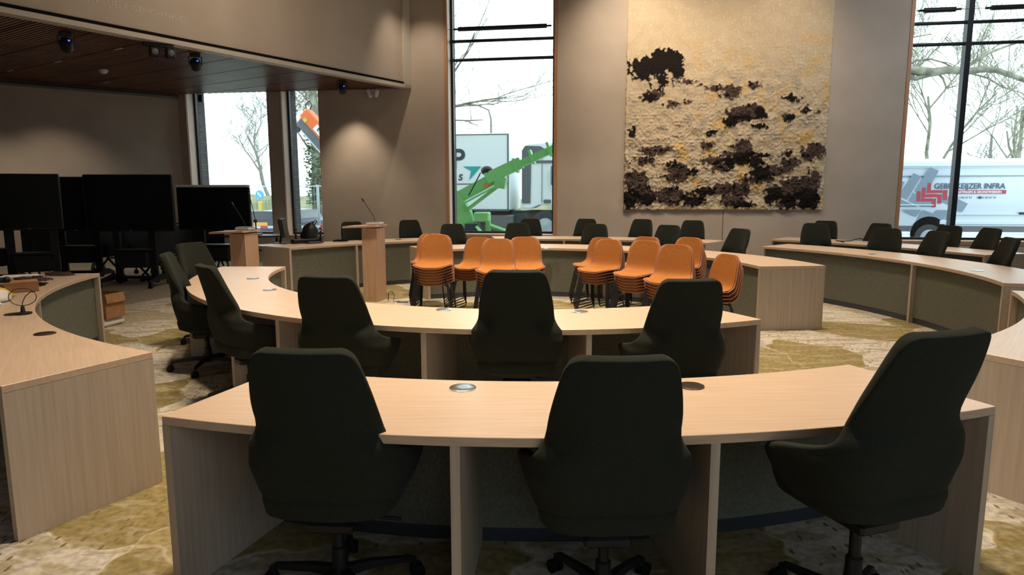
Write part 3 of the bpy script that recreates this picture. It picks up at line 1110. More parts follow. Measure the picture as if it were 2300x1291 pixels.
# (x, y of the top of the backrest, lift, extra turn in degrees, star-base turn, label)
greens = [
    (-0.72, 2.22, 0.01, 5, 10, 'dark green high-back swivel chair at the left seat of the nearest desk', 'a'),
    (0.36, 2.11, 0.01, 0, 30, 'dark green high-back swivel chair at the middle seat of the nearest desk', 'a'),
    (1.38, 2.05, 0.105, 7, 12, 'dark green high-back swivel chair turned sideways at the right of the nearest desk', 'a'),
    (-1.15, 4.09, 0.03, 10, 5, 'dark green swivel chair left of centre at the second desk', 'b'),
    (0.02, 4.00, 0.07, 0, 0, 'tallest dark green swivel chair in the middle of the second desk', 'b'),
    (1.05, 3.88, 0.03, -8, 0, 'dark green swivel chair at the right end of the second desk', 'b'),
    (-2.27, 4.89, 0.01, -6, 20, 'dark green swivel chair at the bend of the second desk, its base leg showing', 'b'),
    (-3.10, 5.96, 0.0, -10, 40, 'dark green swivel chair seen from the side beyond the bend of the second desk', 'b'),
    (-3.52, 7.32, -0.01, -28, 15, 'furthest left dark green swivel chair, half hidden by the side-on chair', 'b'),
    (-2.97, 12.49, -0.02, 0, 0, 'dark green chair behind the right lectern, its back facing the wall', 'c'),
    (-2.01, 13.19, -0.02, 4, 0, 'dark green chair between the right lectern and the truck window', 'c'),
    (-1.03, 11.62, -0.02, 0, 0, 'dark green chair below the left edge of the truck window', 'd'),
    (0.10, 11.86, -0.02, 0, 0, 'dark green chair in front of the truck window, nearer of the overlapping two', 'd'),
    (0.37, 13.60, -0.02, 0, 0, 'dark green chair in front of the truck window, further of the overlapping two', 'c'),
    (1.50, 13.55, -0.02, -6, 0, 'dark green chair left of the tapestry at the rear desk', 'c'),
    (1.43, 11.49, -0.02, 0, 0, 'dark green chair behind the right group of orange stacks, left side', 'd'),
    (2.58, 13.35, -0.02, -4, 0, 'dark green chair below the left part of the tapestry at the rear desk', 'c'),
    (2.58, 11.05, -0.02, 0, 0, 'dark green chair just above the right group of orange stacks', 'd'),
    (3.42, 12.76, -0.02, 8, 0, 'dark green chair at the right end of the rear desk below the tapestry', 'c'),
    (3.40, 9.97, -0.02, -10, 0, 'dark green chair standing alone below the middle of the tapestry', 'd'),
    (5.01, 11.20, 0.0, 40, 0, 'dark green chair turned sideways at the left end of the long right desk', 'e'),
    (5.79, 12.47, -0.02, 10, 0, 'dark green chair hidden behind the sideways chair on the right', 'f'),
    (6.27, 11.45, -0.02, -6, 0, 'dark green chair at the rear right desk, left of the van window', 'f'),
    (5.57, 10.01, -0.02, 20, 0, 'dark green chair at the long right desk, left of the van window', 'e'),
    (5.87, 9.24, -0.02, -6, 0, 'dark green chair at the long right desk below the window mullion', 'e'),
    (6.96, 10.71, -0.02, 0, 0, 'dark green chair at the rear right desk below the window mullion', 'f'),
    (7.10, 9.96, -0.02, -14, 0, 'dark green chair below the van lettering at the rear right desk', 'f'),
    (5.93, 7.95, -0.02, -16, 0, 'dark green chair cropped by the right edge behind the long desk', 'e'),
]
GN = {'a': 'chairs at the nearest desk', 'b': 'chairs at the second desk', 'c': 'chairs along the rear wall', 'd': 'chairs behind the desk with the orange stacks',
      'e': 'chairs at the long right desk', 'f': 'chairs at the rear right desk'}
for i, (x, y, lift, turn, bt, lab, grp) in enumerate(greens):
    c = gc0 if i == 0 else copy_tree(gc0)
    d = CEN - Vector((x, y, 0))
    rz = math.atan2(d.y, d.x) - math.pi / 2 + R(turn)
    off = Matrix.Rotation(rz, 3, 'Z') @ Vector((0, 0.32, 0))
    c.location = (x + off.x, y + off.y, 0)
    c.rotation_euler = (0, 0, rz)
    for ch in kids(c):
        nm = ch.name.split('.')[0]
        if nm in ('backrest_shell', 'seat', 'tilt_mechanism'):
            ch.location.z = lift
        if nm == 'gas_post':
            ch.scale.z = (0.33 + lift) / 0.33
        if nm == 'base_leg' and bt:
            ch.rotation_euler = (0, 0, R(bt))
    c['label'] = lab
    c['category'] = 'chair'
    c['group'] = GN[grp]

# ---------------------------------------------------------------- orange stacking chairs
def make_orange():
    t = thing('stacking_chair', 'x', 'chair')
    prof = [(0.240, 0.424, 0.075), (0.236, 0.434, 0.125), (0.215, 0.443, 0.185), (0.17, 0.447, 0.222), (0.08, 0.445, 0.246), (0.0, 0.437, 0.25), (-0.10, 0.435, 0.243), (-0.17, 0.447, 0.232), (-0.21, 0.475, 0.225), (-0.233, 0.52, 0.222),
            (-0.247, 0.58, 0.222), (-0.262, 0.66, 0.216), (-0.277, 0.73, 0.203), (-0.288, 0.775, 0.186), (-0.294, 0.805, 0.160), (-0.297, 0.820, 0.128), (-0.298, 0.827, 0.085)]
    nc = 13

    def grid(off, shrink):
        vs = []
        n = len(prof)
        for j, (y, z, w) in enumerate(prof):
            a = prof[max(j - 1, 0)]; c_ = prof[min(j + 1, n - 1)]
            tg = Vector((0, c_[0] - a[0], c_[1] - a[1])).normalized()
            nrm = Vector((0, tg.z, -tg.y))
            if nrm.z < 0 and j < 6:
                nrm = -nrm
            nrm = Vector((0, -tg.z, tg.y)) if (Vector((0, -tg.z, tg.y)).dot(Vector((0, 1, 1))) > 0) else Vector((0, tg.z, -tg.y))
            back = j / (n - 1)
            for k in range(nc):
                q = -1 + 2 * k / (nc - 1)
                x = q * (w - shrink)
                cup = (0.020 if j < 7 else 0.036) * (abs(x) / 0.23) ** 2.2
                p = Vector((x, y, z)) + nrm * (off + cup)
                vs.append(p)
        fs = []
        for j in range(n - 1):
            for k in range(nc - 1):
                a = j * nc + k
                fs.append((a, a + 1, a + nc + 1, a + nc))
        return vs, fs
    for nm, off, shr, thk, mat in (('seat_shell', 0.0, 0.0, 0.009, M['shell']), ('upholstery', 0.0105, 0.020, 0.011, M['ochre'])):
        vs, fs = grid(off, shr)
        if nm == 'upholstery':
            vs = vs[nc:]
            fs = [tuple(i_ - nc for i_ in f_) for f_ in fs if min(f_) >= nc]
        me = bpy.data.meshes.new(nm)
        me.from_pydata(vs, [], fs)
        me.materials.append(mat)
        me.polygons.foreach_set('use_smooth', [True] * len(me.polygons))
        ob = bpy.data.objects.new(nm, me)
        COL.objects.link(ob)
        ob.parent = t
        so = ob.modifiers.new('s', 'SOLIDIFY'); so.thickness = thk; so.offset = 0
        if nm == 'upholstery':
            sb = ob.modifiers.new('u', 'SUBSURF'); sb.levels = 1; sb.render_levels = 1
        bake(ob)
    for sx in (-1, 1):
        mm = MB()
        mm.tube([(sx * 0.15, 0.13, 0.425), (sx * 0.19, 0.15, 0.40), (sx * 0.235, 0.235, 0.03), (sx * 0.24, 0.225, 0.009), (sx * 0.24, -0.225, 0.009), (sx * 0.235, -0.235, 0.03), (sx * 0.19, -0.13, 0.40), (sx * 0.15, -0.11, 0.425)], 0.0075, 6)
        mm.build('sled_leg', M['black'], t, smooth=True)
    mm = MB()
    mm.tube([(-0.16, 0.10, 0.424), (0.16, 0.10, 0.424)], 0.008, 6)
    mm.tube([(-0.16, -0.09, 0.424), (0.16, -0.09, 0.424)], 0.008, 6)
    mm.build('seat_support', M['black'], t, smooth=True)
    return t


oc0 = make_orange()
first = [True]
ORD = ['topmost', 'second from the top', 'third from the top', 'fourth from the top', 'fifth from the top', 'sixth from the top', 'seventh from the top']
# x, y of the top chair's backrest top, number in the stack, facing (degrees; 0 = towards the camera), description
stacks = [
    (-0.985, 8.85, 7, -4, 'front stack furthest left'),
    (-1.13, 9.62, 6, -4, 'stack hidden behind the furthest left stack'),
    (-0.44, 9.35, 5, -22, 'second stack from the left'),
    (-0.175, 8.62, 6, -6, 'stack right behind the middle green chair'),
    (0.17, 8.95, 6, 2, 'rightmost stack of the left group'),
    (1.33, 9.85, 4, -38, 'rear left stack of the right group'),
    (1.30, 8.95, 5, -36, 'front left stack of the right group'),
    (1.90, 9.45, 5, -36, 'rear middle stack of the right group'),
    (1.64, 8.20, 6, -34, 'front middle stack of the right group'),
    (1.86, 7.62, 6, -30, 'right-group stack nearest the right-hand green chair'),
    (2.32, 8.75, 6, -46, 'rear right stack of the right group'),
    (2.33, 7.20, 4, -68, 'short stack furthest right'),
]
STEP = 0.037
for (x, y, n, fa, desc) in stacks:
    rz = math.pi + R(fa)
    # facing direction local +y
    Rm = Matrix.Rotation(rz, 3, 'Z')
    for k in range(n):            # k = 0 bottom
        fwd = 0.020 * (k - (n - 1))
        p = Vector((x, y, 0)) + Rm @ Vector((0, 0.295 + fwd, 0))
        c = oc0 if first[0] else copy_tree(oc0)
        first[0] = False
        c.location = (p.x, p.y, STEP * k + 0.0015)
        c.rotation_euler = (0, 0, rz)
        if k == n - 1:
            c['label'] = 'orange upholstered stacking chair, topmost of the ' + desc
        else:
            c['label'] = 'orange stacking chair, ' + ORD[n - 1 - k] + ' in the ' + desc
        c['category'] = 'chair'
        c['group'] = 'orange chairs in stacks'

# ---------------------------------------------------------------- lecterns
def lectern(x, y, rz, h, label, micx):
    t = thing('lectern', label, 'lectern', (x, y, 0), rz, 'oak column lecterns')
    m_ = MB()
    m_.box((0.0, 0.0, h / 2 - 0.02), (0.235, 0.30, h - 0.04))
    m_.build('column', M['oakwarm'], t)
    m_ = MB()
    m_.box((-0.13, 0.0, h - 0.018), (0.53, 0.42, 0.026), Matrix.Rotation(R(-2.5), 3, 'Y'))
    m_.build('reading_top', M['oakwarm'], t)
    b_ = thing('gooseneck_microphone', 'gooseneck microphone with grey base on the ' + micx + ' lectern', 'microphone',
               (x + 0.03 * math.cos(rz), y + 0.03 * math.sin(rz), h), rz, 'gooseneck microphones on lecterns')
    m_ = MB(); m_.rbox((0.0, 0.0, 0.022), (0.22, 0.16, 0.036), 0.008); m_.build('microphone_base', M['lgrey'], b_)
    m_ = MB(); m_.rbox((0.0, 0.0, 0.045), (0.20, 0.14, 0.012), 0.003); m_.build('control_panel', M['steelgrey'], b_)
    m_ = MB()
    m_.tube([(0.0, 0, 0.045), (0.0, 0, 0.07), (-0.02, 0, 0.13), (-0.08, 0, 0.22), (-0.14, 0, 0.31), (-0.17, 0, 0.355)], 0.0045, 8)
    g_ = m_.build('gooseneck', M['black'], b_, smooth=True)
    m_ = MB(); m_.tube([(-0.165, 0, 0.345), (-0.19, 0, 0.385)], [0.012, 0.013], 10); m_.build('microphone_capsule', M['black'], g_, smooth=True)
    return t


lectern(-2.045, 9.98, R(-12), 1.12, 'oak lectern standing free right of the monitor desk', 'right-hand')
lectern(-3.71, 9.35, R(-14), 1.08, 'oak lectern in front of the folded tables, left of the mic stand', 'left-hand')
t = thing('floor_outlet', 'small floor outlet with a thin looped cable beside the right lectern', 'cable outlet', (-1.72, 9.75, 0))
m = MB(); m.rbox((0.12, 0, 0.008), (0.16, 0.08, 0.014), 0.003); m.build('outlet_plate', M['steelgrey'], t)
m = MB(); m.tube([(-0.10, 0.05, 0.02), (-0.09, 0.02, 0.14), (-0.03, 0, 0.17), (0.0, 0, 0.10), (-0.02, 0, 0.02), (0.08, 0, 0.02)], 0.005, 6); m.build('cable', M['dark'], t, smooth=True)

# microphone stand
t = thing('microphone_stand', 'tall thin black microphone stand between the left lectern and the desk', 'microphone stand', (-3.80, 10.05, 0))
m = MB(); m.lathe([(0.14, 0.0), (0.14, 0.012), (0.03, 0.03), (0.01, 0.04)], 20); m.build('round_base', M['black'], t, smooth=True)
m = MB(); m.tube([(0, 0, 0.02), (0, 0, 1.18)], 0.011, 8); m.build('pole', M['black'], t, smooth=True)
m = MB(); m.tube([(0, 0, 1.17), (-0.03, 0, 1.36), (-0.07, 0, 1.55)], 0.006, 8); m.tube([(-0.07, 0, 1.55), (-0.085, 0, 1.60)], 0.016, 8); m.build('boom_arm', M['black'], t, smooth=True)
m = MB(); m.ball((0, 0, 1.18), 0.028, 10); m.build('clutch', M['black'], t, smooth=True)

# ---------------------------------------------------------------- rolling displays and folding tables
def caster(mm, x, y, r=0.04):
    for sx in (-0.016, 0.016):
        mm.lathe([(r * .8, -0.010), (r, -0.007), (r, 0.007), (r * .8, 0.010)], 14, (x + sx, y, r), Matrix.Rotation(R(90), 3, 'Y'))
    mm.box((x, y, 2 * r + 0.004), (0.03, 0.04, 0.02))


def display(x, y, rz, w, z0, z1, label, strip=False, logo=True):
    t = thing('rolling_display', label, 'display', (x, y, 0), rz, 'large displays on rolling stands')
    m_ = MB(); m_.rbox((0, 0.03, (z0 + z1) / 2), (w, 0.07, z1 - z0), 0.012); bd = m_.build('display_body', M['bezel'], t)
    m_ = MB(); m_.box((0, -0.0065, (z0 + z1) / 2 + 0.008), (w - 0.03, 0.004, z1 - z0 - 0.05)); m_.build('screen', M['screen'], bd)
    if logo:
        m_ = MB(); m_.box((0, -0.009, z0 + 0.018), (0.035, 0.004, 0.008)); m_.build('logo_light', M['lgrey'], bd)
    if strip:
        m_ = MB(); m_.rbox((0, 0.02, z1 + 0.02), (w - 0.02, 0.11, 0.045), 0.008); m_.build('top_speaker_bar', M['lgrey'], t)
    for sx in (-0.3, 0.3):
        m_ = MB(); m_.box((sx, 0.10, (z1 + 0.05) / 2 - 0.1), (0.11, 0.06, z1 - 0.25)); m_.build('column', M['black'], t)
    m_ = MB(); m_.box((0, 0.06, 0.62), (0.62, 0.26, 0.03)); m_.build('equipment_shelf', M['black'], t)
    m_ = MB(); m_.rbox((0, 0.06, 0.46), (0.50, 0.22, 0.28), 0.01); m_.build('equipment_cabinet', M['plastic'], t)
    for sx in (-0.42, 0.42):
        m_ = MB()
        m_.prism([(-0.36, 0.095), (0.36, 0.095), (0.36, 0.125), (0.14, 0.20), (0.06, 0.20), (-0.36, 0.125)], sx - 0.02, sx + 0.02, 'x')
        lg = m_.build('base_foot', M['black'], t)
        for sy in (-0.33, 0.33):
            m_ = MB(); caster(m_, sx, sy, 0.045); m_.build('caster', M['rubber'], lg, smooth=True)
    m_ = MB(); m_.box((0, 0.10, 0.14), (0.84, 0.06, 0.05)); m_.build('base_crossbar', M['black'], t)
    return t


display(-6.50, 11.55, R(2), 1.48, 0.94, 1.90, 'largest black display on a rolling stand, in the middle of the row')
display(-7.80, 10.95, R(24), 0.92, 1.00, 1.90, 'black display on a rolling stand, turned a little at the far left')
display(-7.95, 12.35, R(6), 1.36, 0.90, 1.88, 'black display mostly hidden behind the two nearer displays')
display(-9.15, 11.75, R(18), 1.15, 0.98, 1.86, 'black display cut off by the left edge of the photo')
display(-5.53, 12.60, R(-2), 1.37, 0.90, 1.69, 'black display with a pale grey bar along its top, beside the window', strip=True, logo=False)


def flip_table(x, y, rz, label, tilted):
    t = thing('folding_table', label, 'table', (x, y, 0), rz, 'black flip-top tables on casters')
    m_ = MB()
    if tilted:
        m_.rbox((0, 0.02, 0.72), (1.4, 0.025, 0.55), 0.006)
    else:
        m_.rbox((0, 0, 0.72), (1.4, 0.65, 0.028), 0.006)
    m_.build('tabletop', M['plastic'], t)
    for sx in (-0.55, 0.55):
        m_ = MB()
        m_.tube([(sx, 0, 0.40), (sx, 0, 0.68)], 0.025, 8)
        m_.tube([(sx, 0, 0.42), (sx, -0.30, 0.11)], 0.02, 8)
        m_.tube([(sx, 0, 0.42), (sx, 0.30, 0.11)], 0.02, 8)
        lg = m_.build('table_leg', M['black'], t, smooth=True)
        for sy in (-0.30, 0.30):
            m_ = MB(); caster(m_, sx, sy, 0.04); m_.build('caster', M['rubber'], lg, smooth=True)
    m_ = MB(); m_.tube([(-0.55, 0, 0.42), (0.55, 0, 0.42)], 0.018, 8); m_.build('cross_tube', M['black'], t, smooth=True)
    return t


flip_table(-5.35, 13.75, R(4), 'black table on casters below the window, behind the left lectern', False)
flip_table(-6.45, 13.45, R(4), 'black tilted table facing forward behind the middle display', True)
flip_table(-7.75, 13.55, R(10), 'black tilted table on casters between the displays, deep in shade', True)
flip_table(-6.35, 12.66, R(86), 'black tilted table on casters right behind the middle display, nearest the window', True)
flip_table(-6.80, 12.68, R(84), 'black tilted table on casters, second from the right in the nested row', True)
flip_table(-7.22, 12.70, R(82), 'black tilted table on casters, furthest left of the nested row', True)
flip_table(-8.6, 13.0, R(50), 'black tilted table on casters at the far left below the displays', True)
# cream boxes standing on the far table
m = MB(); m.rbox((0, 0, 0.06), (0.26, 0.20, 0.12), 0.01)
tag(m.build('small_carton', M['foam'], loc=(-5.75, 13.7, 0.735)), 'small cream carton on the black table below the window', 'carton')
m = MB(); m.rbox((0, 0, 0.02), (0.35, 0.24, 0.04), 0.006)
tag(m.build('paper_tray', M['lgrey'], loc=(-5.25, 13.65, 0.735)), 'pale grey tray on the black table below the window', 'tray')

# ---------------------------------------------------------------- boxes behind the left desk
t = thing('cardboard_box', 'open brown cardboard box with a white label on the floor', 'box', (-4.98, 8.12, 0.10), R(-14))
m = MB()
w_, d_, h_ = 0.34, 0.28, 0.30
for c_, s_ in (((-w_ / 2, 0, h_ / 2), (0.006, d_, h_)), ((w_ / 2, 0, h_ / 2), (0.006, d_, h_)), ((0, -d_ / 2, h_ / 2), (w_, 0.006, h_)), ((0, d_ / 2, h_ / 2), (w_, 0.006, h_)), ((0, 0, 0.004), (w_, d_, 0.008))):
    m.box(c_, s_)
m.build('box_body', M['card'], t)
m = MB(); m.box((w_ / 2 + 0.012, 0, h_ - 0.055), (0.006, d_, 0.11), Matrix.Rotation(R(-10), 3, 'Y')); m.build('box_flap', M['card'], t)
m = MB(); m.box((0, d_ / 2 + 0.045, h_ - 0.01), (w_, 0.10, 0.006), Matrix.Rotation(R(-12), 3, 'X')); m.build('box_flap', M['card'], t)
m = MB(); m.box((0.06, -d_ / 2 - 0.005, 0.17), (0.13, 0.003, 0.16)); m.build('shipping_label', M['foam'], t)
m = MB(); m.rbox((0, 0, 0.048), (0.46, 0.40, 0.09), 0.03)
tag(m.build('foam_padding', M['foam'], loc=(-5.06, 8.10, 0), rot=(0, 0, R(-14))), 'white foam padding on the floor under the cardboard box', 'packing foam')
m = MB(); m.box((0, 0, 0.17), (0.12, 0.34, 0.33)); m.box((0.055, -0.165, 0.17), (0.02, 0.02, 0.34)); m.box((-0.055, -0.165, 0.17), (0.02, 0.02, 0.34)); m.box((0, -0.17, 0.335), (0.12, 0.02, 0.02))
tag(m.build('grey_crate', M['lgrey'], loc=(-5.18, 7.72, 0), rot=(0, 0, R(-8))), 'narrow grey crate on the floor between desk end and cardboard box', 'crate')

# ---------------------------------------------------------------- things on the left desk
DZ = 0.7505
t = thing('packing_box', 'small brown carton with a printed 2 on its end, on the left desk', 'box', (-4.36, 5.86, DZ), R(-52))
m = MB(); m.rbox((0, 0, 0.045), (0.20, 0.34, 0.09), 0.003); m.build('box_body', M['card'], t)
text_mesh('2', 0.09, M['ink'], 'printed_number', parent=t, matrix=Matrix.Translation((0.101, -0.09, 0.012)) @ Matrix.Rotation(R(90), 4, 'Z') @ Matrix.Rotation(R(90), 4, 'X'), align='CENTER', extrude=0.0005)
t = thing('handheld_microphone', 'black and teal handheld microphone lying on the small brown carton', 'microphone', (-4.40, 5.80, 0.862), R(165))
m = MB(); m.tube([(0, 0, 0), (0.18, 0, 0.0)], [0.022, 0.018], 12); m.build('handle', M['teal'], t, smooth=True)
m = MB(); m.ball((-0.03, 0, 0), 0.030, 12); m.build('mesh_head', M['black'], t, smooth=True)
t = thing('plastic_bag', 'crumpled yellow and white plastic bag lying on the left desk', 'plastic bag', (-4.22, 5.28, DZ), R(30))


def lump(name, sx, sy, sz, mat, parent, loc, seed, cnt=18):
    mm = MB()
    vs = []
    for j in range(cnt // 2 + 1):
        for i_ in range(cnt):
            ph, thh = math.pi * j / (cnt // 2), 2 * math.pi * i_ / cnt
            p = Vector((math.sin(ph) * math.cos(thh), math.sin(ph) * math.sin(thh), math.cos(ph)))
            k = 1 + 0.35 * noise.noise(p * 2.6 + Vector((seed, 0, 0)))
            q = Vector((p.x * sx * k, p.y * sy * k, max(p.z * sz * k, -sz * 0.3)))
            vs.append(q + Vector((0, 0, sz * 0.3)))
    fs = []
    for j in range(cnt // 2):
        for i_ in range(cnt):
            fs.append((j * cnt + i_, j * cnt + (i_ + 1) % cnt, (j + 1) * cnt + (i_ + 1) % cnt, (j + 1) * cnt + i_))
    mm.add(vs, fs)
    return mm.build(name, mat, parent, smooth='all', loc=loc)


lump('bag_body', 0.19, 0.16, 0.09, M['foam'], t, (0, 0, 0), 3.3)
lump('bag_print', 0.16, 0.10, 0.075, M['yellow'], t, (0.05, 0.10, 0.005), 8.1)
t = thing('laptop', 'closed white laptop on a black sleeve near the front of the left desk', 'laptop', (-4.05, 4.98, DZ), R(-38))
m = MB(); m.rbox((0, -0.02, 0.012), (0.40, 0.30, 0.022), 0.006); m.build('laptop_sleeve', M['plastic'], t)
m = MB(); m.rbox((0.01, 0.02, 0.036), (0.36, 0.26, 0.022), 0.006); m.build('laptop_body', M['white'], t)
t = thing('desk_microphone', 'black table microphone with a large wire loop on the left desk', 'microphone', (-3.50, 4.76, DZ + 0.006), R(20))
m = MB(); m.lathe([(0.055, 0), (0.055, 0.005), (0.016, 0.008), (0.012, 0.045), (0.007, 0.055)], 18); m.build('microphone_base', M['black'], t, smooth=True)
m = MB(); m.tube([(0.085 * math.cos(a), 0.02, 0.115 + 0.062 * math.sin(a)) for a in [2 * math.pi * k / 28 for k in range(28)]], 0.0028, 6, closed=True); m.build('wire_loop', M['black'], t, smooth=True)
m = MB(); m.tube([(0, 0, 0.05), (0.0, 0.01, 0.08), (0.02, 0.01, 0.12), (0.05, 0.02, 0.148), (0.078, 0.02, 0.148)], 0.003, 6); m.build('gooseneck', M['black'], t, smooth=True)


def cable_coil(name, label, x, y, z, rx, ry, turns, seed, mat=None, cat='cable', group=None, r=0.005):
    rnd = random.Random(seed)
    pts = []
    n = turns * 18
    for k in range(n):
        a = 2 * math.pi * k / 18
        f = 0.7 + 0.3 * math.sin(k * 0.37 + seed)
        pts.append((rx * f * math.cos(a) + rnd.uniform(-.01, .01), ry * f * math.sin(a) + rnd.uniform(-.01, .01), r + 0.022 * (k / n) + rnd.uniform(0, .006)))
    mm = MB(); mm.tube(pts, r, 6)
    return tag(mm.build(name, mat or M['dark'], smooth=True, loc=(x, y, z)), label, cat, group)


cable_coil('cable_coil', 'nearest dark cable coil on the left desk, beside the brown carton', -4.52, 6.22, DZ, 0.16, 0.13, 7, 1, group='cables on the left desk')
cable_coil('cable_coil', 'dark reddish cable coil in the middle of the left desk top', -4.72, 6.62, DZ, 0.17, 0.16, 7, 2, mat=prin('brown_cable', (0.05, 0.025, 0.02), 0.6), group='cables on the left desk')
cable_coil('cable_coil', 'furthest cable coil on the left desk, nearest the displays', -4.70, 7.02, DZ, 0.17, 0.10, 5, 3, mat=prin('brown_cable', (0.05, 0.025, 0.02), 0.6), group='cables on the left desk')
m = MB(); m.rbox((0, 0, 0.015), (0.30, 0.22, 0.03), 0.004)
tag(m.build('paper_pack', M['foam'], loc=(-4.98, 6.75, DZ), rot=(0, 0, R(20))), 'small white pack of papers behind the cables on the left desk', 'papers')
t = thing('microphone_receiver', 'dark grey handset lying behind the carton on the left desk', 'handset', (-4.75, 6.10, DZ), R(10))
m = MB(); m.rbox((0, 0, 0.025), (0.30, 0.09, 0.05), 0.015); m.build('handset_body', M['plastic'], t)
m = MB(); m.ball((0.17, 0, 0.035), 0.033, 12); m.build('mesh_head', M['black'], t, smooth=True)
m = MB(); m.box((0, 0, 0.16), (0.20, 0.008, 0.32), Matrix.Rotation(R(-20), 3, 'X')); m.box((0.12, -0.03, 0.27), (0.12, 0.008, 0.12), Matrix.Rotation(R(35), 3, 'Y'))
tag(m.build('torn_cardboard', M['orange_card'], loc=(-5.15, 6.45, DZ), rot=(0, 0, R(20))), 'torn orange cardboard piece standing at the left edge of the photo', 'cardboard')

# ---------------------------------------------------------------- things on the monitor desk
t = thing('computer_monitor', 'black computer monitor seen edge-on at the left end of the monitor desk', 'monitor', (-3.80, 11.25, DZ), R(100))
m = MB(); m.rbox((0, 0, 0.26), (0.54, 0.05, 0.32), 0.012, Matrix.Rotation(R(-8), 3, 'X')); m.build('monitor_body', M['bezel'], t)
m = MB(); m.box((0, -0.035, 0.26), (0.50, 0.004, 0.28), Matrix.Rotation(R(-8), 3, 'X')); m.build('screen', M['screen'], t)
m = MB(); m.tube([(0, 0.06, 0.01), (0, 0.05, 0.08), (0, 0.03, 0.2)], 0.02, 8); m.rbox((0, 0.05, 0.008), (0.26, 0.20, 0.014), 0.004); m.build('monitor_stand', M['black'], t)
t = thing('equipment_bag', 'black bag with a raised carry handle on the monitor desk', 'bag', (-3.45, 11.55, DZ), R(-10))
lump('bag_body', 0.15, 0.12, 0.24, M['plastic'], t, (0, 0, 0.0), 1.7)
m = MB(); m.tube([(0.03, 0, 0.30), (0.10, 0, 0.37), (0.13, 0, 0.385), (0.135, 0, 0.36), (0.08, 0, 0.28)], 0.008, 8); m.build('carry_handle', M['black'], t, smooth=True)
for (x, y, lb) in ((-3.24, 11.45, 'right-hand upright black microphone with red foam ring on the monitor desk'), (-3.62, 11.32, 'left-hand upright black microphone between monitor and bag')):
    t = thing('upright_microphone', lb, 'microphone', (x, y, DZ), 0, 'upright microphones on the monitor desk')
    m = MB(); m.lathe([(0.05, 0), (0.05, 0.02), (0.018, 0.03), (0.018, 0.20)], 14); m.build('microphone_body', M['black'], t, smooth=True)
    m = MB(); m.ball((0, 0, 0.235), 0.026, 12); m.build('foam_head', M['red_foam'] if x > -3.3 else M['black'], t, smooth=True)
t = thing('charging_station', 'low black charging station below the bag on the monitor desk', 'charger', (-3.43, 11.30, DZ), R(40))
m = MB(); m.rbox((0, 0.06, 0.035), (0.46, 0.14, 0.07), 0.01); m.build('charger_body', M['plastic'], t)
m = MB(); m.rbox((0.08, -0.08, 0.015), (0.26, 0.13, 0.028), 0.012); m.build('front_tray', M['black'], t)
cable_coil('loose_cable', 'tangle of thin cables right of the charging station', -2.93, 11.62, DZ, 0.17, 0.12, 4, 5, cat='cable', r=0.004, group='cables on the monitor desk')
cable_coil('loose_cable', 'small bundle of cables just left of the right lectern', -2.62, 11.95, DZ, 0.12, 0.09, 5, 6, cat='cable', r=0.005, group='cables on the monitor desk')
m = MB(); m.rbox((0, 0, 0.01), (0.20, 0.12, 0.02), 0.004)
tag(m.build('black_adapter', M['plastic'], loc=(-2.98, 11.80, DZ), rot=(0, 0, R(30))), 'flat black adapter behind the thin cables on the monitor desk', 'adapter')
m = MB(); m.rbox((0, 0, 0.003), (0.40, 0.30, 0.005), 0.002)
tag(m.build('paper_sheet', M['white'], loc=(-3.95, 10.95, DZ), rot=(0, 0, R(50))), 'white paper sheet at the left corner of the monitor desk', 'paper')
# cable on the rear right desk
m = MB(); m.tube([(0, 0, 0.006), (-0.10, 0.10, 0.03), (0.05, 0.25, 0.008), (0.25, 0.30, 0.006), (0.38, 0.42, 0.02), (0.5, 0.5, 0.035), (0.62, 0.48, 0.006)], 0.007, 6)
tag(m.build('loose_cable', M['dark'], smooth=True, loc=(5.52, 11.20, DZ)), 'black cable snaking over the rear right desk', 'cable')
m = MB(); m.rbox((0, 0, 0.012), (0.10, 0.06, 0.022), 0.004); m.tube([(0.04, 0, 0.01), (0.12, 0.05, 0.03), (0.18, 0.02, 0.006)], 0.005, 6)
tag(m.build('plug_adapter', M['dark'], loc=(5.93, 10.90, DZ)), 'small black plug beside a chair on the rear right desk', 'plug')

# ================================================================ outside
m = MB(); m.box((0, 0, 0), (160, 90, 0.1))
gm = vary(prin('wet_paving', (0.33, 0.35, 0.36), 0.7), (0.30, 0.31, 0.32), (0.42, 0.44, 0.45), (1, 1, 1), 0.5, 5)
struct(m.build('ground_paving', gm, loc=wf(0, 46, -0.12), rot=WROT), 'grey paving and road outside the windows')
gr_m = vary(prin('grass', (0.22, 0.30, 0.12), 0.95), (0.20, 0.28, 0.11), (0.33, 0.37, 0.20), (1, 1, 1), 0.6, 5)
m = MB(); m.box((0, 0, 0), (150, 7, 0.12))
struct(m.build('ground_verge', gr_m, loc=wf(0, 21.5, -0.10), rot=WROT), 'strip of grass beyond the road')
m = MB(); m.box((0, 0, 0), (150, 90, 0.12))
struct(m.build('ground_field', gr_m, loc=wf(0, 78, -0.06), rot=WROT), 'grass field in the distance')
m = MB(); m.box((0, 0, 0), (150, 0.5, 0.12))
struct(m.build('ground_kerb', M['white'], loc=wf(0, 14, -0.04), rot=WROT), 'pale kerb line of the road')
WR = (0, 0, WYAW)

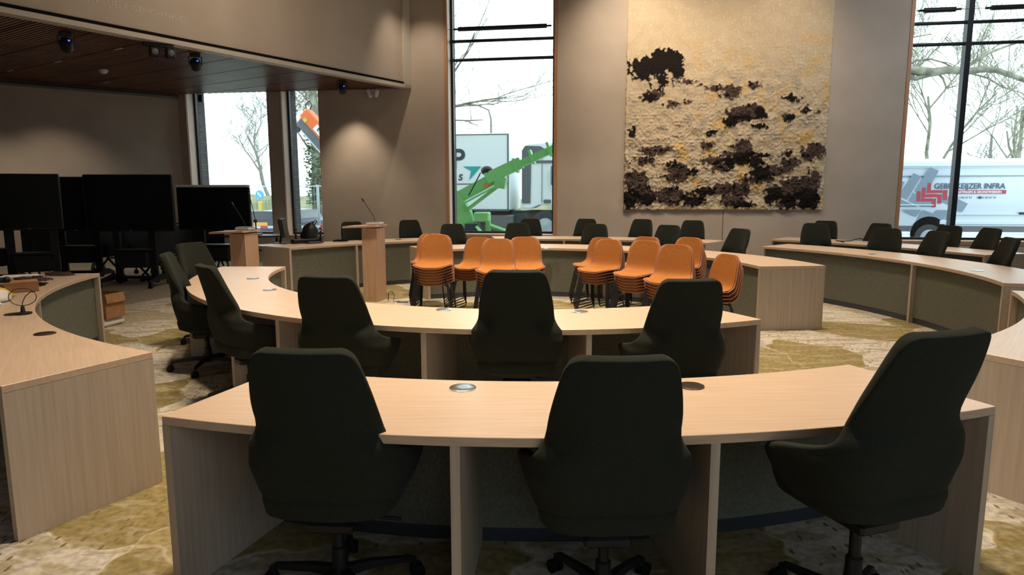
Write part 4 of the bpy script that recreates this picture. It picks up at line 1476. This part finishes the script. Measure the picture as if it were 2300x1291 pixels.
# distant hedge line
m = MB()
vs, fs = [], []
nn_ = 120
for i in range(nn_):
    x = -60 + 120 * i / (nn_ - 1)
    h = 1.55 + 0.7 * noise.noise(Vector((x * 0.13, 0, 0))) + 0.35 * noise.noise(Vector((x * 0.7, 3, 0)))
    for (yy, zz) in ((0, 0), (0.3, h * 0.7), (1.2, h), (2.4, h * .8), (2.8, 0)):
        vs.append((x, yy, zz))
for i in range(nn_ - 1):
    for k in range(4):
        fs.append((i * 5 + k, i * 5 + 5 + k, i * 5 + 6 + k, i * 5 + 1 + k))
m.add(vs, fs)
tag(m.build('distant_hedge', M['hedge'], smooth='all', loc=wf(0, 27, -0.05), rot=WR), 'long low brown-green hedge beyond the road', 'hedge')


def grow_tree(base, height, seed, mat, name, label, group=None, trunk_r=0.16, spread=0.55, levels=5, lean=(0, 0), first_dirs=None, kids_n=(3, 4), minr=0.006, start=0.35, droop=0.0):
    rnd = random.Random(seed)
    mm = MB()

    def branch(p, d, ln, r, lv):
        n = 5 if lv > 1 else 3
        pts = [p.copy()]
        rs = [r]
        dd_ = d.normalized()
        for i_ in range(n):
            dd_ = (dd_ + Vector((rnd.uniform(-1, 1), rnd.uniform(-1, 1), rnd.uniform(-.6, .8) - droop)) * 0.20).normalized()
            p = p + dd_ * ln / n
            pts.append(p.copy())
            rs.append(max(r * (1 - 0.62 * (i_ + 1) / n), minr * 0.6))
        mm.tube(pts, rs, 6 if lv > 2 else (4 if lv > 1 else 3), cap=False)
        if lv <= 0:
            return
        k = rnd.randint(*kids_n) + (1 if lv <= 2 else 0)
        for c_ in range(k):
            f = start + (1 - start) * (c_ + rnd.random() * .6) / k if lv == levels else 0.25 + 0.75 * (c_ + rnd.random() * .7) / k
            f = min(f, 0.999)
            idx = min(int(f * n), n - 1)
            q = pts[idx].lerp(pts[idx + 1], f * n - idx)
            az = rnd.uniform(0, 2 * math.pi)
            side = Vector((math.cos(az), math.sin(az), rnd.uniform(-0.1, 0.6)))
            nd = (dd_ * (1 - spread) + side * spread).normalized()
            branch(q, nd, ln * rnd.uniform(0.52, 0.75), max(rs[idx] * 0.6, minr), lv - 1)
    if first_dirs:
        for d, ln, r in first_dirs:
            branch(Vector((0, 0, 0)), Vector(d), ln, r, levels)
    else:
        branch(Vector((0, 0, 0)), Vector((lean[0], lean[1], 1)), height * 0.62, trunk_r, levels)
    o_ = mm.build(name, mat, smooth='all', loc=base)
    return tag(o_, label, 'tree', group)


grow_tree(wf(-21.9, 30, -0.1), 9.2, 4, M['bark_far'], 'bare_tree', 'bare tree standing in the field, seen through the left window', trunk_r=0.17, levels=5, minr=0.012, start=0.25, spread=0.5)
grow_tree(wf(14.2, 14, -0.1), 8.5, 11, M['bark'], 'bare_tree', 'bare tree behind the van, left of the window mullion', trunk_r=0.12, levels=5, minr=0.008, start=0.15, spread=0.42, kids_n=(4, 5))
grow_tree(wf(18.4, 16, -0.1), 8.0, 23, M['bark'], 'bare_tree', 'bare tree behind the van, right of the window mullion', trunk_r=0.16, levels=5, minr=0.007, start=0.3, spread=0.42, kids_n=(2, 4))
grow_tree(wf(26, 34, -0.1), 8.5, 31, M['bark_far'], 'bare_tree', 'distant bare tree low above the van roof at the right', trunk_r=0.2, levels=4, minr=0.02, start=0.2)
# plane tree whose limb crosses the right window; trunk hidden behind the wall pier left of it
tb = wf(6.6, 5.6, 4.72)
m_pl = grow_tree(tb, 5, 5, M['bark'], 'plane_tree', 'plane tree whose thick pale limb crosses the right window', levels=4, minr=0.004, spread=0.5,
                 first_dirs=[((1, 0.2, 0.45), 5.0, 0.05), ((1, -0.1, 0.25), 4.0, 0.04)], kids_n=(3, 4), droop=0.03)
mm_ = MB()
rl = random.Random(12)


def limb(pts, r0, r1, twigs=0):
    n_ = len(pts)
    P_ = [Vector((a - 6.6, 0.05 * math.sin(a * 3), z - 4.72)) for a, z in pts]
    mm_.tube(P_, [r0 + (r1 - r0) * i_ / (n_ - 1) for i_ in range(n_)], 8, cap=False)
    for k_ in range(twigs):
        f_ = rl.uniform(0.5, n_ - 1.01)
        q = P_[int(f_)].lerp(P_[int(f_) + 1], f_ - int(f_))
        d_ = Vector((rl.uniform(-.2, 1), rl.uniform(-.5, .5), rl.uniform(-1, 1))).normalized()
        tw_ = [q]
        for _ in range(5):
            d_ = (d_ + Vector((rl.uniform(-1, 1), rl.uniform(-1, 1), rl.uniform(-1.2, .8))) * 0.28).normalized()
            tw_.append(tw_[-1] + d_ * rl.uniform(.12, .28))
        mm_.tube(tw_, [0.014, 0.011, 0.008, 0.006, 0.005, 0.004], 4, cap=False)


limb([(6.6, 4.75), (8.5, 4.95), (9.77, 4.84), (10.2, 4.78), (10.6, 4.74), (10.95, 4.80), (11.4, 4.74), (11.8, 4.78), (12.1, 4.74), (12.5, 4.60), (13.3, 4.3)], 0.15, 0.06, 16)
limb([(8.2, 4.85), (9.5, 4.82), (9.85, 4.70), (10.12, 4.58), (10.45, 4.66), (10.7, 4.72)], 0.09, 0.05, 2)
limb([(10.7, 4.72), (10.85, 4.58), (10.93, 4.40), (10.98, 4.32), (11.2, 4.38)], 0.035, 0.015, 2)
limb([(9.8, 4.85), (10.1, 5.05), (10.5, 5.08), (10.8, 5.0), (11.1, 4.85)], 0.035, 0.02, 6)
limb([(11.3, 4.78), (11.6, 5.0), (11.9, 5.2), (12.3, 5.35), (12.8, 5.5)], 0.05, 0.02, 10)
limb([(11.65, 4.76), (11.72, 5.1), (11.68, 5.5), (11.8, 5.9)], 0.035, 0.015, 5)
limb([(10.1, 4.85), (10.4, 5.1), (10.75, 5.5), (11.0, 5.9)], 0.025, 0.01, 5)
limb([(11.4, 4.72), (11.9, 4.55), (12.3, 4.3), (12.8, 4.15)], 0.03, 0.012, 7)
mm_.build('main_limbs', M['bark'], m_pl, smooth='all')
m_pl.rotation_euler = WR
m = MB(); m.tube([(0, 0, -4.9), (0.02, 0, -2), (0, 0, 0.1), (0.1, 0.1, 2.5)], [0.32, 0.28, 0.22, 0.12], 12)
o_ = m.build('trunk', M['bark'], m_pl, smooth='all')
# tree reaching in from the left of the truck window
m_b = grow_tree(wf(-4.3, 6.2, 3.9), 5, 15, M['bark'], 'bare_tree', 'bare tree whose twigs reach into the truck window from the left', levels=4, minr=0.004, spread=0.5,
                first_dirs=[((1, 0.1, 0.22), 3.2, 0.055), ((1, 0, 0.9), 3.4, 0.05), ((1, 0.2, -0.1), 2.4, 0.04), ((0.7, 0, 1.6), 3.5, 0.05)], kids_n=(4, 5), droop=0.03)
m_b.rotation_euler = WR
m = MB(); m.tube([(0, 0, -4.1), (0, 0, -2), (0, 0, 0.1), (0.1, 0.1, 3.0)], [0.22, 0.2, 0.15, 0.08], 12)
m.build('trunk', M['bark'], m_b, smooth='all')
# ivy covered trunk in the narrow window
t = thing('ivy_tree', 'tree trunk wrapped in green ivy behind the orange crane arm', 'tree', wf(-9.2, 10, -0.1), WYAW)
m = MB(); m.tube([(0, 0, 0), (0.05, 0, 3), (0.0, 0, 7)], [0.25, 0.2, 0.12], 10); m.build('trunk', M['bark'], t, smooth='all')
iv = MB()
rnd = random.Random(3)
for k in range(1500):
    a, z = rnd.uniform(0, 6.28), rnd.uniform(1.2, 3.9)
    rr = rnd.uniform(0.22, 0.42)
    c_ = Vector((rr * math.cos(a), rr * math.sin(a), z))
    mt = Matrix.Rotation(rnd.uniform(0, 6.28), 3, 'Z') @ Matrix.Rotation(rnd.uniform(-1, 1), 3, 'X')
    s_ = rnd.uniform(0.04, 0.08)
    iv.add([c_ + mt @ Vector(q) for q in ((-s_, 0, 0), (0, -s_ * .7, 0), (s_, 0, 0), (0, s_ * .7, 0))], [(0, 1, 2, 3)])
iv.build('ivy_leaves', M['ivy'], t)
tw = grow_tree(wf(-9.0, 10.2, 2.5), 5, 44, M['bark'], 'bare_tree', 'mesh of bare twigs around the crane arm in the narrow window', levels=4, minr=0.006, spread=0.6,
               first_dirs=[((0.3, 0, 1), 4.0, 0.06), ((-0.7, 0, 0.8), 3.0, 0.05), ((0.8, 0, 0.7), 3.0, 0.05)], kids_n=(5, 6))
m = MB(); m.tube([(0, 0, -2.6), (0, 0, 0.1)], [0.09, 0.07], 8); m.build('trunk', M['bark'], tw, smooth='all')


def wheel(mm, c, r, w, ax='y'):
    rot = Matrix.Rotation(R(90), 3, 'X')
    mm.lathe([(r * 0.62, -w / 2), (r * 0.95, -w / 2), (r, -w * 0.35), (r, w * 0.35), (r * 0.95, w / 2), (r * 0.62, w / 2)], 28, c, rot)


# ---- truck (x = along wall t, y = away from room)
t = thing('box_truck', 'white box truck with dark lettering and a teal arrow, outside the middle window', 'truck', wf(0, 7.0, -0.07), WYAW)
m = MB()
m.rbox((-3.7, 1.25, 2.28), (5.0, 2.5, 2.45), 0.02)
box = m.build('cargo_box', M['truckwhite'], t)
m = MB()
m.box((-1.24, -0.008, 2.28), (0.05, 0.012, 2.40)); m.box((-3.7, -0.008, 1.90), (4.9, 0.01, 0.03)); m.box((-3.7, -0.008, 3.47), (4.9, 0.01, 0.03)); m.box((-3.7, -0.004, 1.06), (5.0, 0.02, 0.06))
m.build('edge_trim', M['steelgrey'], box)
XR = Matrix.Rotation(R(90), 4, 'X')
text_mesh('P', 0.86, M['vchar'], 'lettering', parent=box, matrix=Matrix.Translation((-2.66, -0.012, 2.42)) @ XR, align='RIGHT', extrude=0.002, bold=0.02)
text_mesh('s', 0.42, M['vchar'], 'lettering', parent=box, matrix=Matrix.Translation((-2.74, -0.012, 2.02)) @ XR, align='RIGHT', extrude=0.002, bold=0.004, shear=0.2)
m = MB(); m.prism([(-2.72, 2.46), (-2.12, 2.46), (-2.52, 2.02), (-2.46, 2.32)], -0.014, -0.010, 'y'); m.build('arrow_logo', M['vteal'], box)
# cab
m = MB()
prof = [(-0.78, 1.10), (-0.78, 3.02), (-0.62, 3.18), (0.2, 3.22), (0.9, 3.10), (1.25, 2.5), (1.45, 1.7), (1.45, 0.75), (0.62, 0.75), (0.5, 1.05), (0.2, 1.22), (-0.25, 1.22), (-0.5, 1.10)]
m.prism(prof, 0.05, 2.4, 'y')
cab = m.build('cab', M['truckwhite'], t)
bvm = cab.modifiers.new('b', 'BEVEL'); bvm.width = 0.05; bvm.segments = 3; bake(cab)
m = MB(); m.prism([(-0.80, 1.28), (-0.80, 2.95), (-0.70, 3.10), (-0.2, 3.08), (0.05, 2.92), (-0.5, 2.55), (-0.52, 1.28)], 0.02, 0.10, 'y'); m.build('air_deflector', M['steelgrey'], cab)
m = MB(); m.box((0.35, 0.03, 2.60), (1.5, 0.04, 0.07)); m.build('cab_trim', M['steelgrey'], cab)
m = MB(); m.rbox((0.28, -0.12, 2.16), (0.26, 0.14, 0.66), 0.05); m.build('wing_mirror', M['steelgrey'], cab)
m = MB(); m.prism([(0.35, 1.85), (0.35, 2.5), (1.0, 2.5), (1.25, 1.85)], 0.03, 0.06, 'y'); m.build('side_window', M['darkglass'], cab)
m = MB(); m.rbox((0.03, 0.03, 1.34), (0.24, 0.05, 0.12), 0.03); m.build('door_handle', M['steelgrey'], cab)
m = MB(); m.box((-0.15, 0.04, 2.0), (0.012, 0.03, 1.4)); m.build('door_seam', M['steelgrey'], cab)
m = MB(); m.box((-2.2, 1.2, 0.92), (7.0, 0.9, 0.22)); m.rbox((-1.55, 0.3, 0.68), (0.9, 0.5, 0.42), 0.03); m.rbox((-2.7, 0.3, 0.66), (0.8, 0.5, 0.45), 0.03); m.box((-1.9, 0.6, 0.62), (3.0, 0.04, 0.62)); m.build('chassis', M['steelgrey'], t)
for wx in (-0.05, -4.6, -5.6):
    m = MB(); wheel(m, (wx, 0.30, 0.52), 0.52, 0.30); w_o = m.build('wheel', M['tyre'], t, smooth=True)
    m = MB(); m.lathe([(0.28, 0), (0.28, 0.03), (0.12, 0.07), (0.05, 0.10)], 20, (wx, 0.16, 0.52), Matrix.Rotation(R(90), 3, 'X')); m.build('wheel_hub', M['galv'], w_o, smooth=True)

# ---- green spider lift
t = thing('spider_lift', 'bright green tracked boom lift with outriggers in front of the truck', 'aerial lift', wf(0, 3.5, -0.07), WYAW)
G = M['liftgreen']


def bar(mm, a, b_, w, h, y=0.0):
    a, b_ = Vector((a[0], y, a[1] + 0.07)), Vector((b_[0], y, b_[1] + 0.07))
    d_ = b_ - a
    mm.box((a + b_) / 2, (d_.length, w, h), Matrix.Rotation(-math.atan2(d_.z, d_.x), 3, 'Y'))


m = MB(); bar(m, (-2.10, 1.40), (-0.95, 1.99), 0.22, 0.30); m.build('lower_boom', G, t)
m = MB(); bar(m, (-1.25, 1.93), (-0.30, 2.36), 0.28, 0.30); bar(m, (-1.0, 1.86), (-0.72, 1.80), 0.30, 0.30); m.build('boom_sleeve', G, t)
m = MB(); bar(m, (-0.30, 2.33), (1.4, 3.08), 0.20, 0.19); m.build('upper_boom', G, t)
m = MB()
for q in ((-0.48, 2.30), (-0.05, 2.52), (0.42, 2.72)):
    bar(m, (q[0] - 0.03, q[1] + 0.16), (q[0] + 0.10, q[1] - 0.20), 0.32, 0.07)
m.build('boom_clamp', G, t)
m = MB(); bar(m, (-1.75, 1.12), (-0.85, 1.78), 0.09, 0.09, -0.12); bar(m, (-1.9, 1.25), (-1.0, 1.72), 0.05, 0.05, -0.18); m.build('lift_cylinder', G, t)
m = MB(); m.prism([(-2.25, 0.72), (-2.25, 1.75), (-2.05, 1.70), (-1.68, 1.10), (-1.62, 0.62)], -0.14, 0.14, 'y'); m.build('turret', G, t)
m = MB(); m.rbox((-1.36, -0.1, 0.98), (0.42, 0.34, 0.26), 0.03); m.build('engine_cover', G, t)
m = MB(); m.ball((-1.24, -0.02, 2.22), (0.17, 0.14, 0.13), 10); m.tube([(-1.40, -0.1, 2.16), (-1.55, -0.18, 1.85), (-1.72, -0.18, 1.55)], 0.018, 6); m.build('hose_reel', M['black'], t, smooth=True)
m = MB(); bar(m, (-1.30, 1.73), (-1.10, 1.83), 0.01, 0.10, -0.118); m.build('orange_badge', M['liftorange'], t)
m = MB(); m.box((-1.65, 0, 0.62), (0.34, 0.5, 0.34)); m.rbox((-1.35, 0, 0.30), (1.6, 0.9, 0.28), 0.06); m.build('track_frame', M['tyre'], t)
m = MB(); m.box((-1.62, -0.1, 0.60), (0.10, 0.12, 0.55)); m.box((-1.2, -0.1, 0.66), (0.12, 0.12, 0.45)); m.build('mast_post', G, t)
for pts in (((-1.5, -0.2, 0.72), (-1.10, -0.8, 0.44), (-0.95, -0.95, 0.05)), ((-1.18, -0.1, 0.76), (-0.55, -0.15, 0.55), (-0.3, -0.2, 0.05)), ((-1.9, -0.1, 0.72), (-2.5, -0.4, 0.55), (-2.8, -0.5, 0.05)), ((-1.3, 0.3, 0.72), (-0.7, 0.9, 0.5), (-0.5, 1.0, 0.05))):
    m = MB(); m.tube([Vector(p) for p in pts], 0.055, 4); m.lathe([(0.14, 0), (0.14, 0.03)], 12, (pts[-1][0], pts[-1][1], 0.02)); m.build('outrigger', G, t)

# ---- barrier tape lengths


def tape(t0, t1, off, z, label):
    mm = MB()
    n = int((t1 - t0) / 0.22)
    for i_ in range(n):
        mm.cur = i_ % 2
        a, c = t0 + (t1 - t0) * i_ / n, t0 + (t1 - t0) * (i_ + 1) / n
        sag = lambda x: -0.05 * math.sin(math.pi * (x - t0) / (t1 - t0))
        vs = [(a, -0.002, z - 0.035 + sag(a)), (c, -0.002, z - 0.035 + sag(c)), (c, -0.002, z + 0.035 + sag(c)), (a, -0.002, z + 0.035 + sag(a))]
        vs += [(x, 0.002, zz) for x, _, zz in vs]
        mm.add(vs, [(0, 1, 2, 3), (7, 6, 5, 4), (0, 4, 5, 1), (3, 2, 6, 7), (0, 3, 7, 4), (1, 5, 6, 2)])
    for tt in (t0, t1):
        mm.cur = 2
        mm.tube([(tt, 0, -0.07), (tt, 0, z + 0.1)], 0.02, 6)
    o_ = mm.build('barrier_tape', [M['tapered'], M['white'], M['steelgrey']], loc=wf(0, off, 0), rot=WR)
    return tag(o_, label, 'barrier tape', 'red and white barrier tape outside')


tape(-3.2, 2.2, 2.2, 0.60, 'red and white barrier tape outside the middle window')
tape(-10.8, -5.2, 3.0, 0.66, 'red and white barrier tape outside the two left windows')

# ---- van
t = thing('delivery_van', 'silver white van with grey and red lettering outside the right window', 'van', wf(0, 5.5, -0.07), WYAW)
m = MB()
# cross-section (y away from room, z up) extruded along x
cs = [(0.02, 0.55), (0.0, 0.85), (0.03, 1.10), (0.0, 1.22), (0.02, 1.95), (0.05, 2.05), (0.06, 2.25), (0.16, 2.45), (0.34, 2.53), (1.6, 2.55), (1.80, 2.42), (1.95, 1.9), (1.98, 0.55)]
secs = [(9.05, 0.90), (9.15, 1.0), (13.2, 1.0), (14.6, 0.98), (15.2, 0.80)]
vv, ff = [], []
for sx_, k_ in secs:
    for (yy, zz) in cs:
        vv.append((sx_, yy, 0.55 + (zz - 0.55) * k_))
nc = len(cs)
for i in range(len(secs) - 1):
    for k in range(nc):
        ff.append((i * nc + k, i * nc + (k + 1) % nc, (i + 1) * nc + (k + 1) % nc, (i + 1) * nc + k))
ff += [tuple(range(nc)), tuple(reversed(range((len(secs) - 1) * nc, len(secs) * nc)))]
m.add(vv, ff)
body = m.build('van_body', M['vanwhite'], t, smooth=True)
m = MB()
for zz, w_ in ((2.31, 0.014), (2.06, 0.014)):
    m.box((11.8, 0.035 if zz > 2.1 else 0.03, zz), (5.2, 0.03, w_))
m.build('body_crease', M['vgrey'], body)
m = MB(); m.rbox((9.95, -0.012, 1.27), (1.75, 0.03, 0.03), 0.01); m.rbox((12.6, -0.005, 1.02), (2.8, 0.04, 0.03), 0.012); m.rbox((12.5, -0.01, 0.80), (3.0, 0.04, 0.12), 0.02); m.build('side_moulding', M['vanwhite'], body)
m = MB(); m.box((12.2, 0.03, 0.62), (5.6, 0.05, 0.16)); m.build('sill_trim', M['steelgrey'], body)
m = MB(); m.rbox((13.06, -0.03, 1.05), (0.22, 0.05, 0.06), 0.02); m.build('door_handle', M['black'], body)
for wx in (10.75, 14.3):
    m = MB(); m.lathe([(0.46, 0), (0.46, 0.02), (0.44, 0.03)], 32, (wx, 0.01, 0.50), Matrix.Rotation(R(90), 3, 'X')); m.build('wheel_arch', M['dark'], body, smooth=True)
    m = MB(); wheel(m, (wx, 0.08, 0.38), 0.37, 0.24); w_o = m.build('wheel', M['tyre'], t, smooth=True)
    m = MB(); m.lathe([(0.22, 0), (0.22, 0.02), (0.08, 0.03)], 20, (wx, -0.04, 0.38), Matrix.Rotation(R(90), 3, 'X')); m.build('wheel_cover', M['galv'], w_o, smooth=True)
# vinyl graphics on the van side: grey herringbone blocks, tilted, then the red ones
Yv = -0.004
m = MB()
def vz(zx, zy):
    return (9.865 + zx * 0.00142, 2.4235 - zy * 0.001507)


for poly in ([(555, 85), (720, 150), (500, 590), (320, 510)], [(270, 190), (415, 250), (195, 665), (40, 600)], [(60, 330), (125, 345), (80, 480), (40, 460)],
             [(295, 540), (700, 740), (625, 800), (455, 800), (222, 690)], [(40, 640), (390, 800), (40, 800)], [(800, 560), (1050, 660), (1000, 790), (760, 690)],
             [(1090, 650), (1280, 740), (1195, 890), (1020, 830)], [(110, 852), (465, 852), (385, 972), (340, 965)], [(500, 855), (685, 915), (660, 960), (490, 875)],
             [(485, 880), (650, 960), (420, 1290), (275, 1235)], [(740, 858), (965, 858), (880, 1010), (750, 1245), (565, 1165)], [(985, 862), (1040, 862), (1050, 1170), (860, 1095)]):
    m.prism([vz(*q) for q in poly], Yv - 0.002, Yv + 0.001, 'y')
m.build('herringbone_graphic', M['vgrey'], body)
m = MB()
for (xa, ya, xb, yb_) in ((360, 515, 430, 700), (448, 450, 515, 635), (538, 370, 605, 550), (612, 495, 815, 548), (828, 495, 905, 675), (525, 568, 735, 625), (742, 575, 810, 740), (440, 645, 636, 700), (643, 650, 716, 805)):
    a, c = vz(xa, ya), vz(xb, yb_)
    m.prism([(a[0], c[1]), (c[0], c[1]), (c[0], a[1]), (a[0], a[1])], Yv - 0.006, Yv - 0.003, 'y')
m.build('brick_logo', M['vred'], body)
text_mesh('GEBR. KEIJZER INFRA', 0.205, M['vnavy'], 'lettering', parent=body, matrix=Matrix.Translation((10.80, Yv - 0.004, 1.715)) @ XR, extrude=0.001, sx=0.92, bold=0.004)
m = MB(); m.prism([(11.20, 1.575), (12.60, 1.575), (12.60, 1.675), (11.20, 1.675)], Yv - 0.004, Yv - 0.002, 'y'); st = m.build('red_banner', M['vred'], body)
text_mesh('BESTRATINGEN & GRONDWERKEN', 0.092, M['vwhite'], 'lettering', parent=body, matrix=Matrix.Translation((11.22, Yv - 0.006, 1.592)) @ XR, extrude=0.001, sx=0.86, bold=0.002)
text_mesh('06 13 90 57 37      06 42 50 57 19', 0.078, M['vchar'], 'lettering', parent=body, matrix=Matrix.Translation((11.31, Yv - 0.002, 1.447)) @ XR, extrude=0.001, sx=0.97)
m = MB()
for cx in (11.245, 11.97):
    m.lathe([(0.035, -0.002), (0.035, 0.002)], 16, (cx, Yv - 0.003, 1.475), Matrix.Rotation(R(90), 3, 'X'))
m.build('phone_symbol', M['vchar'], body)

# ---- things outside the left windows
t = thing('traffic_sign', 'round blue traffic sign on a yellow bollard outside the left window', 'traffic sign', wf(-10.98, 9, -0.07), WYAW)
m = MB(); m.tube([(0, 0, 0), (0, 0, 1.3)], 0.04, 8); m.build('post', M['galv'], t)
m = MB(); m.rbox((0, 0, 1.05), (0.17, 0.14, 0.50), 0.03); m.build('yellow_bollard', M['yellow'], t)
m = MB(); m.lathe([(0.17, 0), (0.17, 0.02)], 24, (0, -0.05, 1.55), Matrix.Rotation(R(90), 3, 'X')); sg = m.build('sign_disc', M['signblue'], t)
m = MB(); m.box((0.0, -0.078, 1.55), (0.05, 0.008, 0.20), Matrix.Rotation(R(-40), 3, 'Y')); m.build('white_arrow', M['vwhite'], sg)
t = thing('parked_car', 'small dark blue car with a yellow plate beyond the traffic tape', 'car', wf(-9.45, 6.2, -0.07), WYAW)
m = MB(); m.prism([(-0.75, 0.25), (-0.78, 0.6), (-0.62, 0.72), (-0.45, 1.02), (0.45, 1.02), (0.62, 0.72), (0.78, 0.6), (0.75, 0.25)], 0, 3.4, 'y'); cb2 = m.build('car_body', M['carblue'], t)
m = MB(); m.prism([(-0.55, 0.74), (-0.42, 0.97), (0.42, 0.97), (0.55, 0.74)], -0.01, 0.0, 'y'); m.build('rear_window', M['darkglass'], cb2)
m = MB(); m.box((0, -0.01, 0.60), (0.5, 0.02, 0.11)); m.build('number_plate', M['amber'], cb2)
m = MB(); m.box((-0.66, -0.01, 0.62), (0.12, 0.02, 0.14)); m.box((0.66, -0.01, 0.62), (0.12, 0.02, 0.14)); m.build('tail_light', M['tapered'], cb2)
for sx in (-0.62, 0.62):
    for yy in (0.55, 2.8):
        m = MB(); m.lathe([(0.2, -0.08), (0.29, -0.08), (0.29, 0.08), (0.2, 0.08)], 18, (sx, yy, 0.29), Matrix.Rotation(R(90), 3, 'Y')); m.build('wheel', M['tyre'], t)
t = thing('mesh_fence', 'galvanised mesh site fence seen through the narrow window', 'fence', wf(0, 8, -0.07), WYAW)
for (xa, xb) in ((-12.2, -8.25), (-8.20, -4.2)):
    m = MB()
    for xx in (xa, xb):
        m.tube([(xx, 0, 0), (xx, 0, 1.9)], 0.025, 6)
    for zz in (0.15, 1.85):
        m.tube([(xa, 0, zz), (xb, 0, zz)], 0.02, 6)
    k = xa + 0.12
    while k < xb:
        m.box((k, 0, 1.0), (0.005, 0.005, 1.7)); k += 0.12
    for zz in (0.5, 0.9, 1.3):
        m.box(((xa + xb) / 2, 0, zz), (xb - xa, 0.006, 0.006))
    m.build('fence_panel', M['galv'], t)
t = thing('crane_arm', 'orange and black crane arm with hydraulic hose in the narrow window', 'crane', wf(-6.8, 5, 3.45), WYAW)
RA = Matrix.Rotation(R(48), 3, 'Y')
m = MB(); m.rbox((0.05, 0, 0.10), (1.1, 0.4, 0.34), 0.03, RA); ob_ = m.build('orange_housing', M['orange_crane'], t)
m = MB(); m.box((0.18, -0.21, -0.05), (0.34, 0.01, 0.20), RA); m.build('white_plate', M['vwhite'], ob_)
text_mesh('E', 0.17, M['ink'], 'plate_letter', parent=ob_, matrix=Matrix.Translation((0.14, -0.219, -0.05)) @ Matrix.Rotation(R(48), 4, 'Y') @ XR, align='CENTER', extrude=0.001, bold=0.004)
m = MB(); m.box((-0.24, -0.21, 0.27), (0.12, 0.01, 0.12), RA); m.build('yellow_sticker', M['yellow'], ob_)
m = MB(); m.rbox((-0.05, 0.0, -0.20), (1.3, 0.3, 0.30), 0.03, RA); m.build('dark_arm', M['steelgrey'], t)
m = MB(); m.tube([(-0.45, -0.05, 0.00), (0.3, -0.05, -0.83)], 0.045, 8); m.build('hydraulic_ram', M['galv'], t, smooth=True)
m = MB(); m.box((0.9, 0.1, -1.2), (2.4, 0.35, 0.35), RA); m.build('main_boom', M['steelgrey'], t)
m = MB(); m.box((2.1, 0.1, -2.55), (0.8, 0.8, 1.9)); m.build('crane_column', M['steelgrey'], t)
m = MB(); m.tube([(-0.28, 0, 0.45), (-0.30, 0, 0.75), (-0.18, 0, 0.86), (-0.10, 0, 0.72), (-0.22, 0, 0.52)], 0.02, 6); m.build('hydraulic_hose', M['black'], t, smooth=True)
m = MB(); m.box((-1.55, 0.1, 1.35), (1.9, 0.10, 0.10), Matrix.Rotation(R(50), 3, 'Y')); m.box((-0.85, 0.1, 0.75), (0.5, 0.14, 0.14), Matrix.Rotation(R(50), 3, 'Y')); m.ball((-0.62, 0.05, 0.05), 0.12, 8); m.build('jib', M['steelgrey'], t)
# street lamp behind the truck
t = thing('street_lamp', 'thin grey street lamp rising behind the truck', 'street lamp', wf(-4.27, 20, -0.07), WYAW)
m = MB(); m.tube([(0, 0, 0), (0, 0, 5.3), (-0.12, 0, 5.75), (-0.7, 0, 6.0)], [0.07, 0.05, 0.04, 0.035], 8); m.build('pole', M['steelgrey'], t, smooth=True)
m = MB(); m.rbox((-0.9, 0, 6.0), (0.5, 0.16, 0.08), 0.02); m.build('lamp_head', M['steelgrey'], t)
